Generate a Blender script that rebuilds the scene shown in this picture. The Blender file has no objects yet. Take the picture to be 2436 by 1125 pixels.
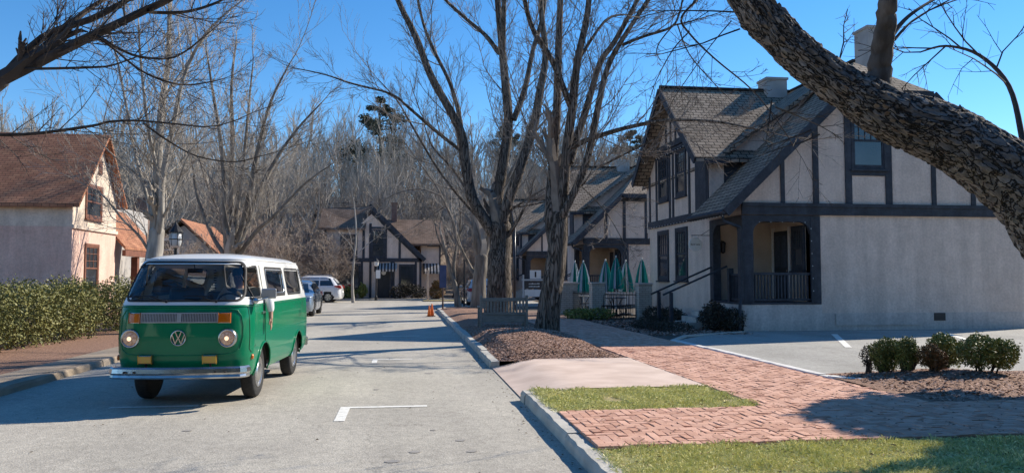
import bpy, bmesh, math, random
import numpy as np
from mathutils import Vector, Matrix, noise
R = math.radians
rng = random.Random(7)
C = bpy.context.scene.collection
SC = bpy.context.scene

# ------------------------------------------------------------------ camera
FPX, PSI, PIT, EYE = 1850.0, R(7.8), R(3.02), 1.6
cam = bpy.data.cameras.new('camera')
cam_ob = bpy.data.objects.new('camera', cam); C.objects.link(cam_ob)
cam.sensor_width = 36.0; cam.lens = FPX / 2436 * 36; cam.clip_start = 0.1; cam.clip_end = 3000
cam_ob.location = (0, 0, EYE); cam_ob.rotation_euler = (R(90) + PIT, 0, -PSI)
SC.camera = cam_ob

# ------------------------------------------------------------------ sky, sun, exposure
AZ, EL = R(66), R(33.5)            # sun: azimuth from +Y towards +X, elevation
w = bpy.data.worlds.new('World'); SC.world = w; w.use_nodes = True
nt = w.node_tree; nt.nodes.clear()
sky = nt.nodes.new('ShaderNodeTexSky'); sky.sky_type = 'NISHITA'; sky.sun_disc = False
sky.sun_elevation = EL; sky.sun_rotation = AZ
sky.air_density = 1.0; sky.dust_density = 0.0; sky.ozone_density = 4.0; sky.altitude = 600
bg = nt.nodes.new('ShaderNodeBackground'); bg.inputs[1].default_value = 0.11
wo = nt.nodes.new('ShaderNodeOutputWorld')
hs = nt.nodes.new('ShaderNodeHueSaturation'); hs.inputs['Saturation'].default_value = 1.25; hs.inputs['Value'].default_value = 1.18
nt.links.new(sky.outputs[0], hs.inputs['Color']); nt.links.new(hs.outputs[0], bg.inputs[0]); nt.links.new(bg.outputs[0], wo.inputs[0])
sl = bpy.data.lights.new('sun', 'SUN'); sl.energy = 5.0; sl.angle = R(0.5); sl.color = (1.0, 0.91, 0.77)
so = bpy.data.objects.new('sun', sl); C.objects.link(so)
so.rotation_euler = Vector((-math.sin(AZ)*math.cos(EL), -math.cos(AZ)*math.cos(EL), -math.sin(EL))).to_track_quat('-Z', 'Y').to_euler()
SC.view_settings.view_transform = 'Standard'; SC.view_settings.look = 'None'
SC.view_settings.exposure = 0.5; SC.view_settings.gamma = 1.0
try:
    SC.cycles.max_bounces = 8; SC.cycles.transparent_max_bounces = 12
except Exception: pass

# ------------------------------------------------------------------ helpers
def ray(px, py):
    u = (px - 1218) / FPX; v = (562.5 - py) / FPX
    f = math.cos(PIT) - v * math.sin(PIT); up = math.sin(PIT) + v * math.cos(PIT)
    u /= f; up /= f
    return Vector((u*math.cos(PSI) + math.sin(PSI), -u*math.sin(PSI) + math.cos(PSI), up))
def D(px, py, d): return Vector((0, 0, EYE)) + ray(px, py) * d

class MB:
    """collects faces; build() links them as ONE mesh object"""
    def __init__(s): s.v = []; s.f = []; s.m = []; s.mi = 0
    def add(s, vs, fs):
        o = len(s.v); s.v.extend([tuple(p) for p in vs])
        for f in fs: s.f.append([i + o for i in f]); s.m.append(s.mi)
        return s
    def box(s, a, b):
        x0, y0, z0 = a; x1, y1, z1 = b
        if x0 > x1: x0, x1 = x1, x0
        if y0 > y1: y0, y1 = y1, y0
        if z0 > z1: z0, z1 = z1, z0
        return s.add([(x0,y0,z0),(x1,y0,z0),(x1,y1,z0),(x0,y1,z0),(x0,y0,z1),(x1,y0,z1),(x1,y1,z1),(x0,y1,z1)],
              [(0,3,2,1),(4,5,6,7),(0,1,5,4),(1,2,6,5),(2,3,7,6),(3,0,4,7)])
    def prism(s, poly, ext):
        """poly: planar 3D outline; ext: extrusion vector"""
        n = len(poly); e = Vector(ext); P = [Vector(p) for p in poly]
        nn = Vector((0,0,0))
        for i in range(n): nn += P[i].cross(P[(i+1) % n])
        if nn.dot(e) > 0: P.reverse()
        return s.add(P + [p + e for p in P], [list(range(n)), list(range(2*n-1, n-1, -1))] +
              [(i, i+n, (i+1) % n + n, (i+1) % n) for i in range(n)])
    def bar(s, a, b, wd, ht, up=(0,0,1)):
        a = Vector(a); b = Vector(b); d = (b-a).normalized(); u = Vector(up)
        sd = d.cross(u)
        if sd.length < 1e-4: sd = d.cross(Vector((0,1,0)))
        sd.normalize(); uu = sd.cross(d)
        sd *= wd/2; uu *= ht/2
        return s.prism([a-sd-uu, a+sd-uu, a+sd+uu, a-sd+uu], b-a)
    def tube(s, pts, rad, n=6, cap=True):
        P = [Vector(p) for p in pts]; k = len(P)
        rr = rad if hasattr(rad, '__len__') else [rad]*k
        d = (P[1]-P[0]).normalized()
        ref = Vector((0,0,1)) if abs(d.z) < .9 else Vector((1,0,0))
        a = d.cross(ref).normalized(); vs = []
        for i in range(k):
            if i == 0: t = P[1]-P[0]
            elif i == k-1: t = P[i]-P[i-1]
            else: t = P[i+1]-P[i-1]
            if t.length < 1e-7: t = d
            t = t.normalized(); a = (a - t*a.dot(t))
            if a.length < 1e-5: a = t.orthogonal()
            a.normalize(); b = t.cross(a)
            for j in range(n):
                th = 2*math.pi*j/n
                vs.append(P[i] + (a*math.cos(th) + b*math.sin(th))*rr[i])
        fs = [(i*n+j, i*n+(j+1) % n, (i+1)*n+(j+1) % n, (i+1)*n+j) for i in range(k-1) for j in range(n)]
        if cap and n > 3: fs += [list(range(n-1, -1, -1)), [(k-1)*n+j for j in range(n)]]
        return s.add(vs, fs)
    def lathe(s, prof, n=24, o=(0,0,0), ax='z'):
        """prof: list of (r, h) along the axis"""
        vs = []; o = Vector(o)
        for r_, h in prof:
            for j in range(n):
                t = 2*math.pi*j/n; c, q = r_*math.cos(t), r_*math.sin(t)
                vs.append(o + Vector({'z':(c,q,h), 'y':(q,h,c), 'x':(h,c,q)}[ax]))
        k = len(prof)
        fs = [(i*n+j, i*n+(j+1) % n, (i+1)*n+(j+1) % n, (i+1)*n+j) for i in range(k-1) for j in range(n)]
        if prof[0][0] > 1e-4: fs.append(list(range(n-1, -1, -1)))
        if prof[-1][0] > 1e-4: fs.append([(k-1)*n+j for j in range(n)])
        return s.add(vs, fs)
    def build(s, name, mat, parent=None, smooth=False, bevel=0, uv=True, loc=None):
        me = bpy.data.meshes.new(name); me.from_pydata(s.v, [], s.f)
        ms = mat if isinstance(mat, (list, tuple)) else [mat]
        for m in ms: me.materials.append(m)
        if len(ms) > 1: me.polygons.foreach_set('material_index', s.m)
        if smooth: me.polygons.foreach_set('use_smooth', [True]*len(me.polygons))
        me.update()
        if uv and len(s.f) < 60000:
            L = me.uv_layers.new(name='UVMap'); co = me.vertices; dat = L.data
            for p in me.polygons:
                n = p.normal
                u = Vector((-n.y, n.x, 0))
                u = Vector((1,0,0)) if u.length < .05 else u.normalized()
                vv = n.cross(u)
                for li in p.loop_indices:
                    q = co[me.loops[li].vertex_index].co
                    dat[li].uv = (q.dot(u), q.dot(vv))
        ob = bpy.data.objects.new(name, me); C.objects.link(ob)
        if parent: ob.parent = parent
        if loc: ob.location = loc
        if bevel:
            b = ob.modifiers.new('bevel', 'BEVEL'); b.width = bevel; b.segments = 2; b.limit_method = 'ANGLE'; b.angle_limit = R(40)
        return ob
def tag(o, label, cat, group=None):
    o['label'] = label; o['category'] = cat
    if group: o['group'] = group
    return o
def thing(name, label, cat, loc=(0,0,0), rz=0, group=None):
    o = bpy.data.objects.new(name, None); C.objects.link(o); o.empty_display_size = .3
    o.location = loc; o.rotation_euler = (0, 0, rz)
    return tag(o, label, cat, group)
def struct(o, kind='structure'):
    o['kind'] = kind; return o
def stuff(o, label, cat):
    o['kind'] = 'stuff'; return tag(o, label, cat)
def dup(root, loc, rz=None, label=None, scale=None):
    r_ = root.copy(); C.objects.link(r_); r_.location = loc
    if rz is not None: r_.rotation_euler = (0, 0, rz)
    if label: r_['label'] = label
    if scale: r_.scale = scale if hasattr(scale, '__len__') else (scale,)*3
    for ch in list(root.children):
        c = ch.copy(); C.objects.link(c); c.parent = r_
        for g in list(ch.children):
            d = g.copy(); C.objects.link(d); d.parent = c
    return r_

# ------------------------------------------------------------------ materials
MATS = {}
def pm(name, c1, c2=None, scale=4, rough=.8, bump=0, bscale=60, metal=0, coat=0, island=False, detail=6, spec=.4, stretch=None, emit=None, lo=.35, hi=.65, weather=0):
    if name in MATS: return MATS[name]
    m = bpy.data.materials.new(name); m.use_nodes = True; t = m.node_tree; N = t.nodes; L = t.links
    b = N['Principled BSDF']; b.inputs['Roughness'].default_value = rough; b.inputs['Metallic'].default_value = metal
    b.inputs['Specular IOR Level'].default_value = spec; b.inputs['Coat Weight'].default_value = coat
    b.inputs['Coat Roughness'].default_value = .04
    tc = N.new('ShaderNodeTexCoord'); src = tc.outputs['Object']
    if stretch:
        mp = N.new('ShaderNodeMapping'); mp.inputs['Scale'].default_value = stretch; L.new(src, mp.inputs[0]); src = mp.outputs[0]
    if c2 is None: c2 = tuple(x*.85 for x in c1)
    no = N.new('ShaderNodeTexNoise'); no.inputs['Scale'].default_value = scale; no.inputs['Detail'].default_value = detail
    L.new(src, no.inputs[0]); fac = no.outputs[0]
    rp = N.new('ShaderNodeValToRGB'); rp.color_ramp.elements[0].position = lo; rp.color_ramp.elements[1].position = hi
    rp.color_ramp.elements[0].color = (*c1, 1); rp.color_ramp.elements[1].color = (*c2, 1)
    if island:
        g = N.new('ShaderNodeNewGeometry'); mx = N.new('ShaderNodeMath'); mx.operation = 'MULTIPLY_ADD'
        L.new(g.outputs['Random Per Island'], mx.inputs[0]); mx.inputs[1].default_value = .5
        ml = N.new('ShaderNodeMath'); ml.operation = 'MULTIPLY'; ml.inputs[1].default_value = .5; L.new(fac, ml.inputs[0])
        L.new(ml.outputs[0], mx.inputs[2]); fac = mx.outputs[0]
        rp.color_ramp.elements[0].position = .15; rp.color_ramp.elements[1].position = .85
    L.new(fac, rp.inputs[0]); colr = rp.outputs[0]
    if weather:      # stains with their own shape: streaks that run down and blotches
        mp2 = N.new('ShaderNodeMapping'); mp2.inputs['Scale'].default_value = (2.6, 2.6, .35); L.new(tc.outputs['Object'], mp2.inputs[0])
        n3 = N.new('ShaderNodeTexNoise'); n3.inputs['Scale'].default_value = 1.0; n3.inputs['Detail'].default_value = 9; n3.inputs['Roughness'].default_value = .65; L.new(mp2.outputs[0], n3.inputs[0])
        r3 = N.new('ShaderNodeMapRange'); r3.inputs[1].default_value = .33; r3.inputs[2].default_value = .62; r3.inputs[3].default_value = 1-weather; r3.inputs[4].default_value = 1.04; L.new(n3.outputs[0], r3.inputs[0])
        n4 = N.new('ShaderNodeTexNoise'); n4.inputs['Scale'].default_value = 16; n4.inputs['Detail'].default_value = 4; L.new(tc.outputs['Object'], n4.inputs[0])
        r4 = N.new('ShaderNodeMapRange'); r4.inputs[1].default_value = .35; r4.inputs[2].default_value = .65; r4.inputs[3].default_value = 1-weather*.6; r4.inputs[4].default_value = 1.05; L.new(n4.outputs[0], r4.inputs[0])
        m3 = N.new('ShaderNodeMath'); m3.operation = 'MULTIPLY'; L.new(r3.outputs[0], m3.inputs[0]); L.new(r4.outputs[0], m3.inputs[1])
        x3 = N.new('ShaderNodeMix'); x3.data_type = 'RGBA'; x3.blend_type = 'MULTIPLY'; x3.inputs[0].default_value = 1; L.new(colr, x3.inputs[6]); L.new(m3.outputs[0], x3.inputs[7]); colr = x3.outputs[2]
    L.new(colr, b.inputs['Base Color'])
    if bump:
        n2 = N.new('ShaderNodeTexNoise'); n2.inputs['Scale'].default_value = bscale; n2.inputs['Detail'].default_value = 5
        L.new(src, n2.inputs[0])
        bp = N.new('ShaderNodeBump'); bp.inputs['Strength'].default_value = bump; bp.inputs['Distance'].default_value = .02
        L.new(n2.outputs[0], bp.inputs['Height']); L.new(bp.outputs[0], b.inputs['Normal'])
    if emit:
        b.inputs['Emission Color'].default_value = (*emit[0], 1); b.inputs['Emission Strength'].default_value = emit[1]
    MATS[name] = m; return m

def shingle(name, c1, c2, row=.13, wid=.28, mortar=(.03,.028,.026), msize=.008, bump=.6, rough=.9):
    m = bpy.data.materials.new(name); m.use_nodes = True; t = m.node_tree; N = t.nodes; L = t.links
    b = N['Principled BSDF']; b.inputs['Roughness'].default_value = rough; b.inputs['Specular IOR Level'].default_value = .2
    tc = N.new('ShaderNodeTexCoord')
    br = N.new('ShaderNodeTexBrick'); br.inputs['Scale'].default_value = 1; br.inputs['Brick Width'].default_value = wid
    br.inputs['Row Height'].default_value = row; br.inputs['Mortar Size'].default_value = msize; br.inputs['Mortar Smooth'].default_value = .2
    br.inputs['Color1'].default_value = (*c1, 1); br.inputs['Color2'].default_value = (*c2, 1); br.inputs['Mortar'].default_value = (*mortar, 1)
    L.new(tc.outputs['UV'], br.inputs[0])
    no = N.new('ShaderNodeTexNoise'); no.inputs['Scale'].default_value = 1.3; no.inputs['Detail'].default_value = 8; L.new(tc.outputs['UV'], no.inputs[0])
    mr = N.new('ShaderNodeMapRange'); mr.inputs[1].default_value = .3; mr.inputs[2].default_value = .7; mr.inputs[3].default_value = .72; mr.inputs[4].default_value = 1.2
    L.new(no.outputs[0], mr.inputs[0])
    mx = N.new('ShaderNodeMix'); mx.data_type = 'RGBA'; mx.blend_type = 'MULTIPLY'; mx.inputs[0].default_value = 1
    L.new(br.outputs[0], mx.inputs[6]); L.new(mr.outputs[0], mx.inputs[7]); L.new(mx.outputs[2], b.inputs['Base Color'])
    bp = N.new('ShaderNodeBump'); bp.inputs['Strength'].default_value = bump; bp.inputs['Distance'].default_value = .02; bp.invert = True
    L.new(br.outputs['Fac'], bp.inputs['Height']); L.new(bp.outputs[0], b.inputs['Normal'])
    return m

def glass_mat(name, tint=(.75,.8,.82), mixf=.25):
    m = bpy.data.materials.new(name); m.use_nodes = True; t = m.node_tree; N = t.nodes; L = t.links; N.clear()
    o = N.new('ShaderNodeOutputMaterial'); tr = N.new('ShaderNodeBsdfTransparent'); tr.inputs[0].default_value = (*tint, 1)
    gl = N.new('ShaderNodeBsdfGlossy'); gl.inputs['Roughness'].default_value = .02
    fr = N.new('ShaderNodeFresnel'); fr.inputs[0].default_value = 1.6
    mm = N.new('ShaderNodeMath'); mm.operation = 'MULTIPLY_ADD'; mm.inputs[1].default_value = .9; mm.inputs[2].default_value = mixf*.2
    L.new(fr.outputs[0], mm.inputs[0])
    mx = N.new('ShaderNodeMixShader'); L.new(mm.outputs[0], mx.inputs[0]); L.new(tr.outputs[0], mx.inputs[1]); L.new(gl.outputs[0], mx.inputs[2])
    L.new(mx.outputs[0], o.inputs[0]); return m

def asphalt_mat(name, c1, c2, crack=True, stain=.8):
    m = bpy.data.materials.new(name); m.use_nodes = True; t = m.node_tree; N = t.nodes; L = t.links
    b = N['Principled BSDF']; b.inputs['Roughness'].default_value = .88; b.inputs['Specular IOR Level'].default_value = .3
    tc = N.new('ShaderNodeTexCoord'); P = tc.outputs['Object']
    def nz(sc, det=6, ro=.6):
        n = N.new('ShaderNodeTexNoise'); n.inputs['Scale'].default_value = sc; n.inputs['Detail'].default_value = det; n.inputs['Roughness'].default_value = ro
        L.new(P, n.inputs[0]); return n.outputs[0]
    def mrg(x, a, bb, c, d):
        n = N.new('ShaderNodeMapRange'); n.inputs[1].default_value = a; n.inputs[2].default_value = bb; n.inputs[3].default_value = c; n.inputs[4].default_value = d
        L.new(x, n.inputs[0]); return n.outputs[0]
    def mul(a, bb):
        n = N.new('ShaderNodeMath'); n.operation = 'MULTIPLY'; L.new(a, n.inputs[0]); L.new(bb, n.inputs[1]); return n.outputs[0]
    rp = N.new('ShaderNodeValToRGB'); rp.color_ramp.elements[0].color = (*c1, 1); rp.color_ramp.elements[1].color = (*c2, 1)
    rp.color_ramp.elements[0].position = .35; rp.color_ramp.elements[1].position = .65
    L.new(nz(.6, 8), rp.inputs[0])
    v = N.new('ShaderNodeTexVoronoi'); v.inputs['Scale'].default_value = 75; L.new(P, v.inputs[0])
    sp = mrg(v.outputs['Color'], 0, 1, .72, 1.28)
    f = mul(sp, mrg(nz(9, 6), .3, .7, .88, 1.12))
    f = mul(f, mrg(nz(2.2, 3), .62, .74, 1, stain))
    mpt = N.new('ShaderNodeMapping'); mpt.inputs['Scale'].default_value = (1.3, .05, 1); L.new(tc.outputs['Object'], mpt.inputs[0])
    nt_ = N.new('ShaderNodeTexNoise'); nt_.inputs['Scale'].default_value = 1; nt_.inputs['Detail'].default_value = 5; L.new(mpt.outputs[0], nt_.inputs[0])
    f = mul(f, mrg(nt_.outputs[0], .35, .65, .90, 1.04)); f = mul(f, mrg(nz(.28, 9, .7), .40, .60, .94, 1.03))
    if crack:
        v2 = N.new('ShaderNodeTexVoronoi'); v2.feature = 'DISTANCE_TO_EDGE'; v2.inputs['Scale'].default_value = .33
        wp = N.new('ShaderNodeMix'); wp.data_type = 'RGBA'; wp.inputs[0].default_value = .12
        nw = N.new('ShaderNodeTexNoise'); nw.inputs['Scale'].default_value = 1.5; nw.inputs['Detail'].default_value = 6; L.new(P, nw.inputs[0])
        va = N.new('ShaderNodeVectorMath'); va.operation = 'ADD'; vs = N.new('ShaderNodeVectorMath'); vs.operation = 'SCALE'; vs.inputs['Scale'].default_value = 1.1
        L.new(nw.outputs['Color'], vs.inputs[0]); L.new(P, va.inputs[0]); L.new(vs.outputs[0], va.inputs[1]); L.new(va.outputs[0], v2.inputs[0])
        c = mrg(v2.outputs['Distance'], 0, .004, .72, 1)
        ck = N.new('ShaderNodeMath'); ck.operation = 'MAXIMUM'; L.new(c, ck.inputs[0]); L.new(mrg(nz(.35, 2), .47, .55, 0, 1), ck.inputs[1])
        f = mul(f, ck.outputs[0])
    mx = N.new('ShaderNodeMix'); mx.data_type = 'RGBA'; mx.blend_type = 'MULTIPLY'; mx.inputs[0].default_value = 1
    L.new(rp.outputs[0], mx.inputs[6]); L.new(f, mx.inputs[7]); L.new(mx.outputs[2], b.inputs['Base Color'])
    bp = N.new('ShaderNodeBump'); bp.inputs['Strength'].default_value = .35; bp.inputs['Distance'].default_value = .008
    L.new(v.outputs['Distance'], bp.inputs['Height']); L.new(bp.outputs[0], b.inputs['Normal'])
    return m

def bark_mat(name, c1, c2, vs=7, bump=.9, stretch=(1,1,.22)):
    m = pm(name, c1, c2, scale=vs, rough=.95, spec=.15, stretch=stretch, bump=bump, bscale=vs*2.2)
    return m

def plate_bark(name, c1, c2, crack, scale, stretch=(1,1,.3), bump=1.0, dist=.03, warp=.25, cw=.08, var=.3, src='Object'):
    m = bpy.data.materials.new(name); m.use_nodes = True; t = m.node_tree; N = t.nodes; L = t.links
    b = N['Principled BSDF']; b.inputs['Roughness'].default_value = .95; b.inputs['Specular IOR Level'].default_value = .12
    tc = N.new('ShaderNodeTexCoord'); mp = N.new('ShaderNodeMapping'); mp.inputs['Scale'].default_value = stretch; L.new(tc.outputs[src], mp.inputs[0])
    n1 = N.new('ShaderNodeTexNoise'); n1.inputs['Scale'].default_value = scale*.45; n1.inputs['Detail'].default_value = 6; L.new(mp.outputs[0], n1.inputs[0])
    sc_ = N.new('ShaderNodeVectorMath'); sc_.operation = 'SCALE'; sc_.inputs['Scale'].default_value = warp*2.2/scale*4; L.new(n1.outputs['Color'], sc_.inputs[0])
    ad = N.new('ShaderNodeVectorMath'); ad.operation = 'ADD'; L.new(mp.outputs[0], ad.inputs[0]); L.new(sc_.outputs[0], ad.inputs[1])
    v1 = N.new('ShaderNodeTexVoronoi'); v1.inputs['Scale'].default_value = scale; L.new(ad.outputs[0], v1.inputs[0])
    v2 = N.new('ShaderNodeTexVoronoi'); v2.feature = 'DISTANCE_TO_EDGE'; v2.inputs['Scale'].default_value = scale; L.new(ad.outputs[0], v2.inputs[0])
    n2 = N.new('ShaderNodeTexNoise'); n2.inputs['Scale'].default_value = scale*2.5; n2.inputs['Detail'].default_value = 6; L.new(mp.outputs[0], n2.inputs[0])
    sp = N.new('ShaderNodeSeparateColor'); L.new(v1.outputs['Color'], sp.inputs[0])
    mm = N.new('ShaderNodeMath'); mm.operation = 'MULTIPLY_ADD'; mm.inputs[1].default_value = var; L.new(sp.outputs[0], mm.inputs[0])
    m2 = N.new('ShaderNodeMath'); m2.operation = 'MULTIPLY'; m2.inputs[1].default_value = 1-var; L.new(n2.outputs[0], m2.inputs[0]); L.new(m2.outputs[0], mm.inputs[2])
    rp = N.new('ShaderNodeValToRGB'); rp.color_ramp.elements[0].position = .25; rp.color_ramp.elements[1].position = .75; rp.color_ramp.elements[0].color = (*c1, 1); rp.color_ramp.elements[1].color = (*c2, 1); L.new(mm.outputs[0], rp.inputs[0])
    er = N.new('ShaderNodeMapRange'); er.inputs[1].default_value = 0; er.inputs[2].default_value = cw; L.new(v2.outputs['Distance'], er.inputs[0])
    mx = N.new('ShaderNodeMix'); mx.data_type = 'RGBA'; mx.inputs[6].default_value = (*crack, 1); L.new(er.outputs[0], mx.inputs[0]); L.new(rp.outputs[0], mx.inputs[7]); L.new(mx.outputs[2], b.inputs['Base Color'])
    hh = N.new('ShaderNodeMath'); hh.operation = 'MULTIPLY_ADD'; hh.inputs[1].default_value = .4; L.new(n2.outputs[0], hh.inputs[0]); L.new(er.outputs[0], hh.inputs[2])
    bp = N.new('ShaderNodeBump'); bp.inputs['Strength'].default_value = bump; bp.inputs['Distance'].default_value = dist; L.new(hh.outputs[0], bp.inputs['Height']); L.new(bp.outputs[0], b.inputs['Normal'])
    MATS[name] = m; return m
ASPH = asphalt_mat('asphalt', (.39,.36,.31), (.47,.435,.37))
ASPH2 = asphalt_mat('lot_asphalt', (.33,.315,.285), (.40,.385,.35))
CONC = pm('concrete', (.40,.38,.34), (.55,.52,.46), 3, .9, .4, 50)
DRIVE = pm('pink_concrete', (.58,.44,.36), (.70,.55,.46), 2.2, .9, .25, 90)
TANC = pm('tan_concrete', (.27,.215,.16), (.36,.29,.22), 2, .9, .3, 60)
PAINT = pm('road_paint', (.55,.53,.47), (.80,.78,.72), 14, .7, .2, 80, lo=.25, hi=.5)
MULCH = pm('mulch', (.16,.085,.055), (.36,.215,.15), 18, .95, 1, 40, lo=.3, hi=.7)
CHIP = pm('mulch_chip', (.17,.09,.062), (.66,.44,.34), 3, .95, island=True)
SOIL = pm('soil', (.06,.05,.04), (.12,.095,.07), 8, .95, .6, 30)
LITTER = pm('leaf_litter', (.22,.165,.12), (.34,.265,.19), .25, .95, .8, 3)
BRICKP = pm('paving_brick', (.47,.24,.16), (.71,.425,.315), 9, .9, .35, 60, island=True)
SAND = pm('joint_sand', (.17,.105,.075), (.27,.175,.13), 20, .95)
GRASSM = pm('lawn_soil', (.26,.22,.09), (.40,.33,.16), 5, .95)
BLADE = pm('grass_blade', (.46,.49,.13), (.93,.85,.49), 3, .7, island=True)
STUC = pm('stucco', (.66,.53,.445), (.73,.595,.505), 2.5, .95, .9, 20, weather=.18)
STUCP = pm('smooth_render', (.58,.50,.45), (.66,.58,.52), 1.5, .85, .1, 20, weather=.25)
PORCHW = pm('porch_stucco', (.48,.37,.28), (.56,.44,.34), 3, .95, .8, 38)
TIMB = pm('slate_blue_timber', (.030,.036,.050), (.052,.060,.078), 5, .65, .4, 24, weather=.45)
DARK = pm('dark_recess', (.012,.014,.018), (.02,.022,.028), 4, .5)
ROOF = shingle('grey_shingle', (.26,.20,.15), (.375,.30,.23), row=.17, msize=.016, bump=1.0)
ROOFB = shingle('brown_shingle', (.17,.115,.085), (.235,.165,.125))
ROOFR = shingle('red_shingle', (.34,.15,.09), (.44,.21,.12))
PBRICK = shingle('painted_brick', (.46,.42,.37), (.52,.48,.42), row=.077, wid=.215, mortar=(.30,.27,.24), msize=.009, bump=.5)
FBRICK = shingle('chimney_brick', (.16,.10,.085), (.22,.14,.11), row=.077, wid=.215, mortar=(.2,.18,.16))
WGLASS = pm('window_glass', (.020,.026,.034), (.05,.058,.07), 1.2, .06, spec=.9, coat=.4)
BLACKM = pm('black_metal', (.012,.012,.014), (.02,.02,.022), 8, .45)
WHITEP = pm('white_paint', (.72,.72,.70), (.80,.80,.78), 3, .5)
CREAM = pm('cream_stucco', (.68,.56,.45), (.76,.64,.52), 2, .95, .6, 30, weather=.18)
PINKS = pm('pink_stucco', (.70,.47,.38), (.76,.54,.44), 2, .95, .6, 30, weather=.18)
RTRIM = pm('red_brown_trim', (.16,.065,.04), (.22,.09,.055), 5, .6)
GSTUC = pm('grey_stucco', (.36,.34,.32), (.44,.42,.40), 2, .95, .5, 40)
WOODG = pm('grey_teak', (.18,.16,.14), (.27,.245,.215), 6, .8, .4, 30, stretch=(1,1,6))
BARK1 = plate_bark('furrowed_bark', (.10,.084,.072), (.265,.225,.19), (.050,.042,.036), 15, (1,1,.10), 1.0, .05, .5, .12, .25)
BARK2 = bark_mat('grey_bark', (.12,.105,.09), (.27,.24,.205), 7, .7)
BARK3 = bark_mat('pale_bark', (.22,.20,.175), (.46,.43,.385), 6, .5)
BARK4 = bark_mat('dark_bark', (.04,.035,.032), (.095,.08,.07), 9, .8)
TWIG = pm('twig', (.14,.115,.095), (.29,.245,.205), 2, .9)
TWIGP = pm('pale_twig', (.26,.225,.19), (.42,.375,.32), 1.5, .9)
TWIGD = pm('dark_twig', (.05,.042,.038), (.10,.085,.075), 2, .9)
TWIGB = pm('brown_twig', (.26,.205,.16), (.43,.35,.28), .6, .95)
TWIGG = pm('grey_brown_twig', (.235,.205,.175), (.40,.36,.315), .6, .95)
BOX = pm('boxwood_leaf', (.045,.075,.018), (.30,.32,.08), 3, .55, island=True)
HEDGEL = pm('hedge_leaf', (.075,.09,.024), (.27,.25,.075), 2, .6, island=True)
SHRUBD = pm('dark_shrub_leaf', (.022,.022,.015), (.075,.06,.04), 2, .7, island=True)
SHRUBR = pm('reddish_leaf', (.07,.07,.02), (.22,.10,.04), 2, .6, island=True)
HOLLY = pm('holly_leaf', (.02,.035,.012), (.06,.08,.025), 3, .4, island=True)
PINEL = pm('pine_needles', (.018,.028,.018), (.05,.062,.04), 2, .7, island=True)
# ------------------------------------------------------------------ ground and road
def sheet(name, poly, z, mat, sub=0):
    mb = MB(); mb.add([(x, y, z if not callable(z) else z(x, y)) for x, y in poly], [list(range(len(poly)))])
    return struct(mb.build(name, mat))
def rectp(x0, y0, x1, y1): return [(x0,y0),(x1,y0),(x1,y1),(x0,y1)]
def gridsheet(name, x0, x1, y0, y1, nx, ny, zf, mat):
    mb = MB(); vs = []
    for j in range(ny+1):
        for i in range(nx+1):
            x = x0+(x1-x0)*i/nx; y = y0+(y1-y0)*j/ny; vs.append((x, y, zf(x, y)))
    mb.add(vs, [(j*(nx+1)+i, j*(nx+1)+i+1, (j+1)*(nx+1)+i+1, (j+1)*(nx+1)+i) for j in range(ny) for i in range(nx)])
    return mb.build(name, mat, smooth=True)
def sst(a, b, x):
    t = max(0, min(1, (x-a)/(b-a))); return t*t*(3-2*t)
def hill_z(x, y):
    r = sst(64, 140, y) * 15 + sst(150, 330, y)*22
    r += sst(-20, -90, x) * sst(30, 90, y) * 7
    return -.06 + r * (.85 + .3*noise.noise((x*.012, y*.012, 0)))
struct(gridsheet('hillside', -700, 700, -60, 1200, 140, 126, hill_z, LITTER))
sheet('street', rectp(-5.4, -30, 1.55, 40.3), 0, ASPH)
sheet('cross_street', [(-70, 46), (-5.4, 40.3), (8.6, 40.3), (8.6, 54.6), (-5, 55.4), (-70, 70)], .004, ASPH)
KX = 1.5
# kerb stones with ragged arrises
def kerb(name, pts, wdt, h, side, mat=CONC, seed=1, z0=-.03):
    rr = random.Random(seed); mb = MB()
    for (ax, ay), (bx, by) in zip(pts[:-1], pts[1:]):
        a = Vector((ax, ay, 0)); b = Vector((bx, by, 0)); L = (b-a).length; d = (b-a)/L; n = Vector((d.y, -d.x, 0))*side
        y = 0
        while y < L-.05:
            e = min(L, y+rr.uniform(1.9, 2.7)); k = max(2, int((e-y)/.16)); off = rr.uniform(-.012, .012); hz = h+rr.uniform(-.012, .012)
            vs = []
            for i in range(k+1):
                t = y+.008+(e-y-.016)*i/k; p = a+d*t+n*off; j = rr.uniform(-.014, .008); j2 = rr.uniform(-.012, .004)
                vs += [p+Vector((0,0,z0)), p+n*.012+Vector((0,0,hz-.035+j2)), p+n*(.035+j*.8)+Vector((0,0,hz+j*.25)), p+n*wdt+Vector((0,0,hz)), p+n*wdt+Vector((0,0,z0))]
            fs = [[i*5+q, i*5+q+1, (i+1)*5+q+1, (i+1)*5+q] for i in range(k) for q in range(4)]
            fs += [[0,1,2,3,4], [k*5+4, k*5+3, k*5+2, k*5+1, k*5]]
            mb.add(vs, fs); y = e
    return struct(mb.build(name, mat))
kerb('kerb_near', [(KX, -6), (KX, 10.15)], .17, .125, 1, seed=3)
kerb('kerb_by_mulch', [(KX, 13.75), (KX, 37.6), (1.9, 39.2), (3.2, 40.2), (8.6, 40.3)], .17, .125, 1, seed=4)
kerb('kerb_left', [(-5.4, 40.3), (-5.4, -20)], .17, .12, 1, mat=TANC, seed=5)
kerb('kerb_far', [(8.6, 54.3), (-5, 55.1), (-70, 69.7)], -.17, .13, 1, seed=6)
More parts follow.
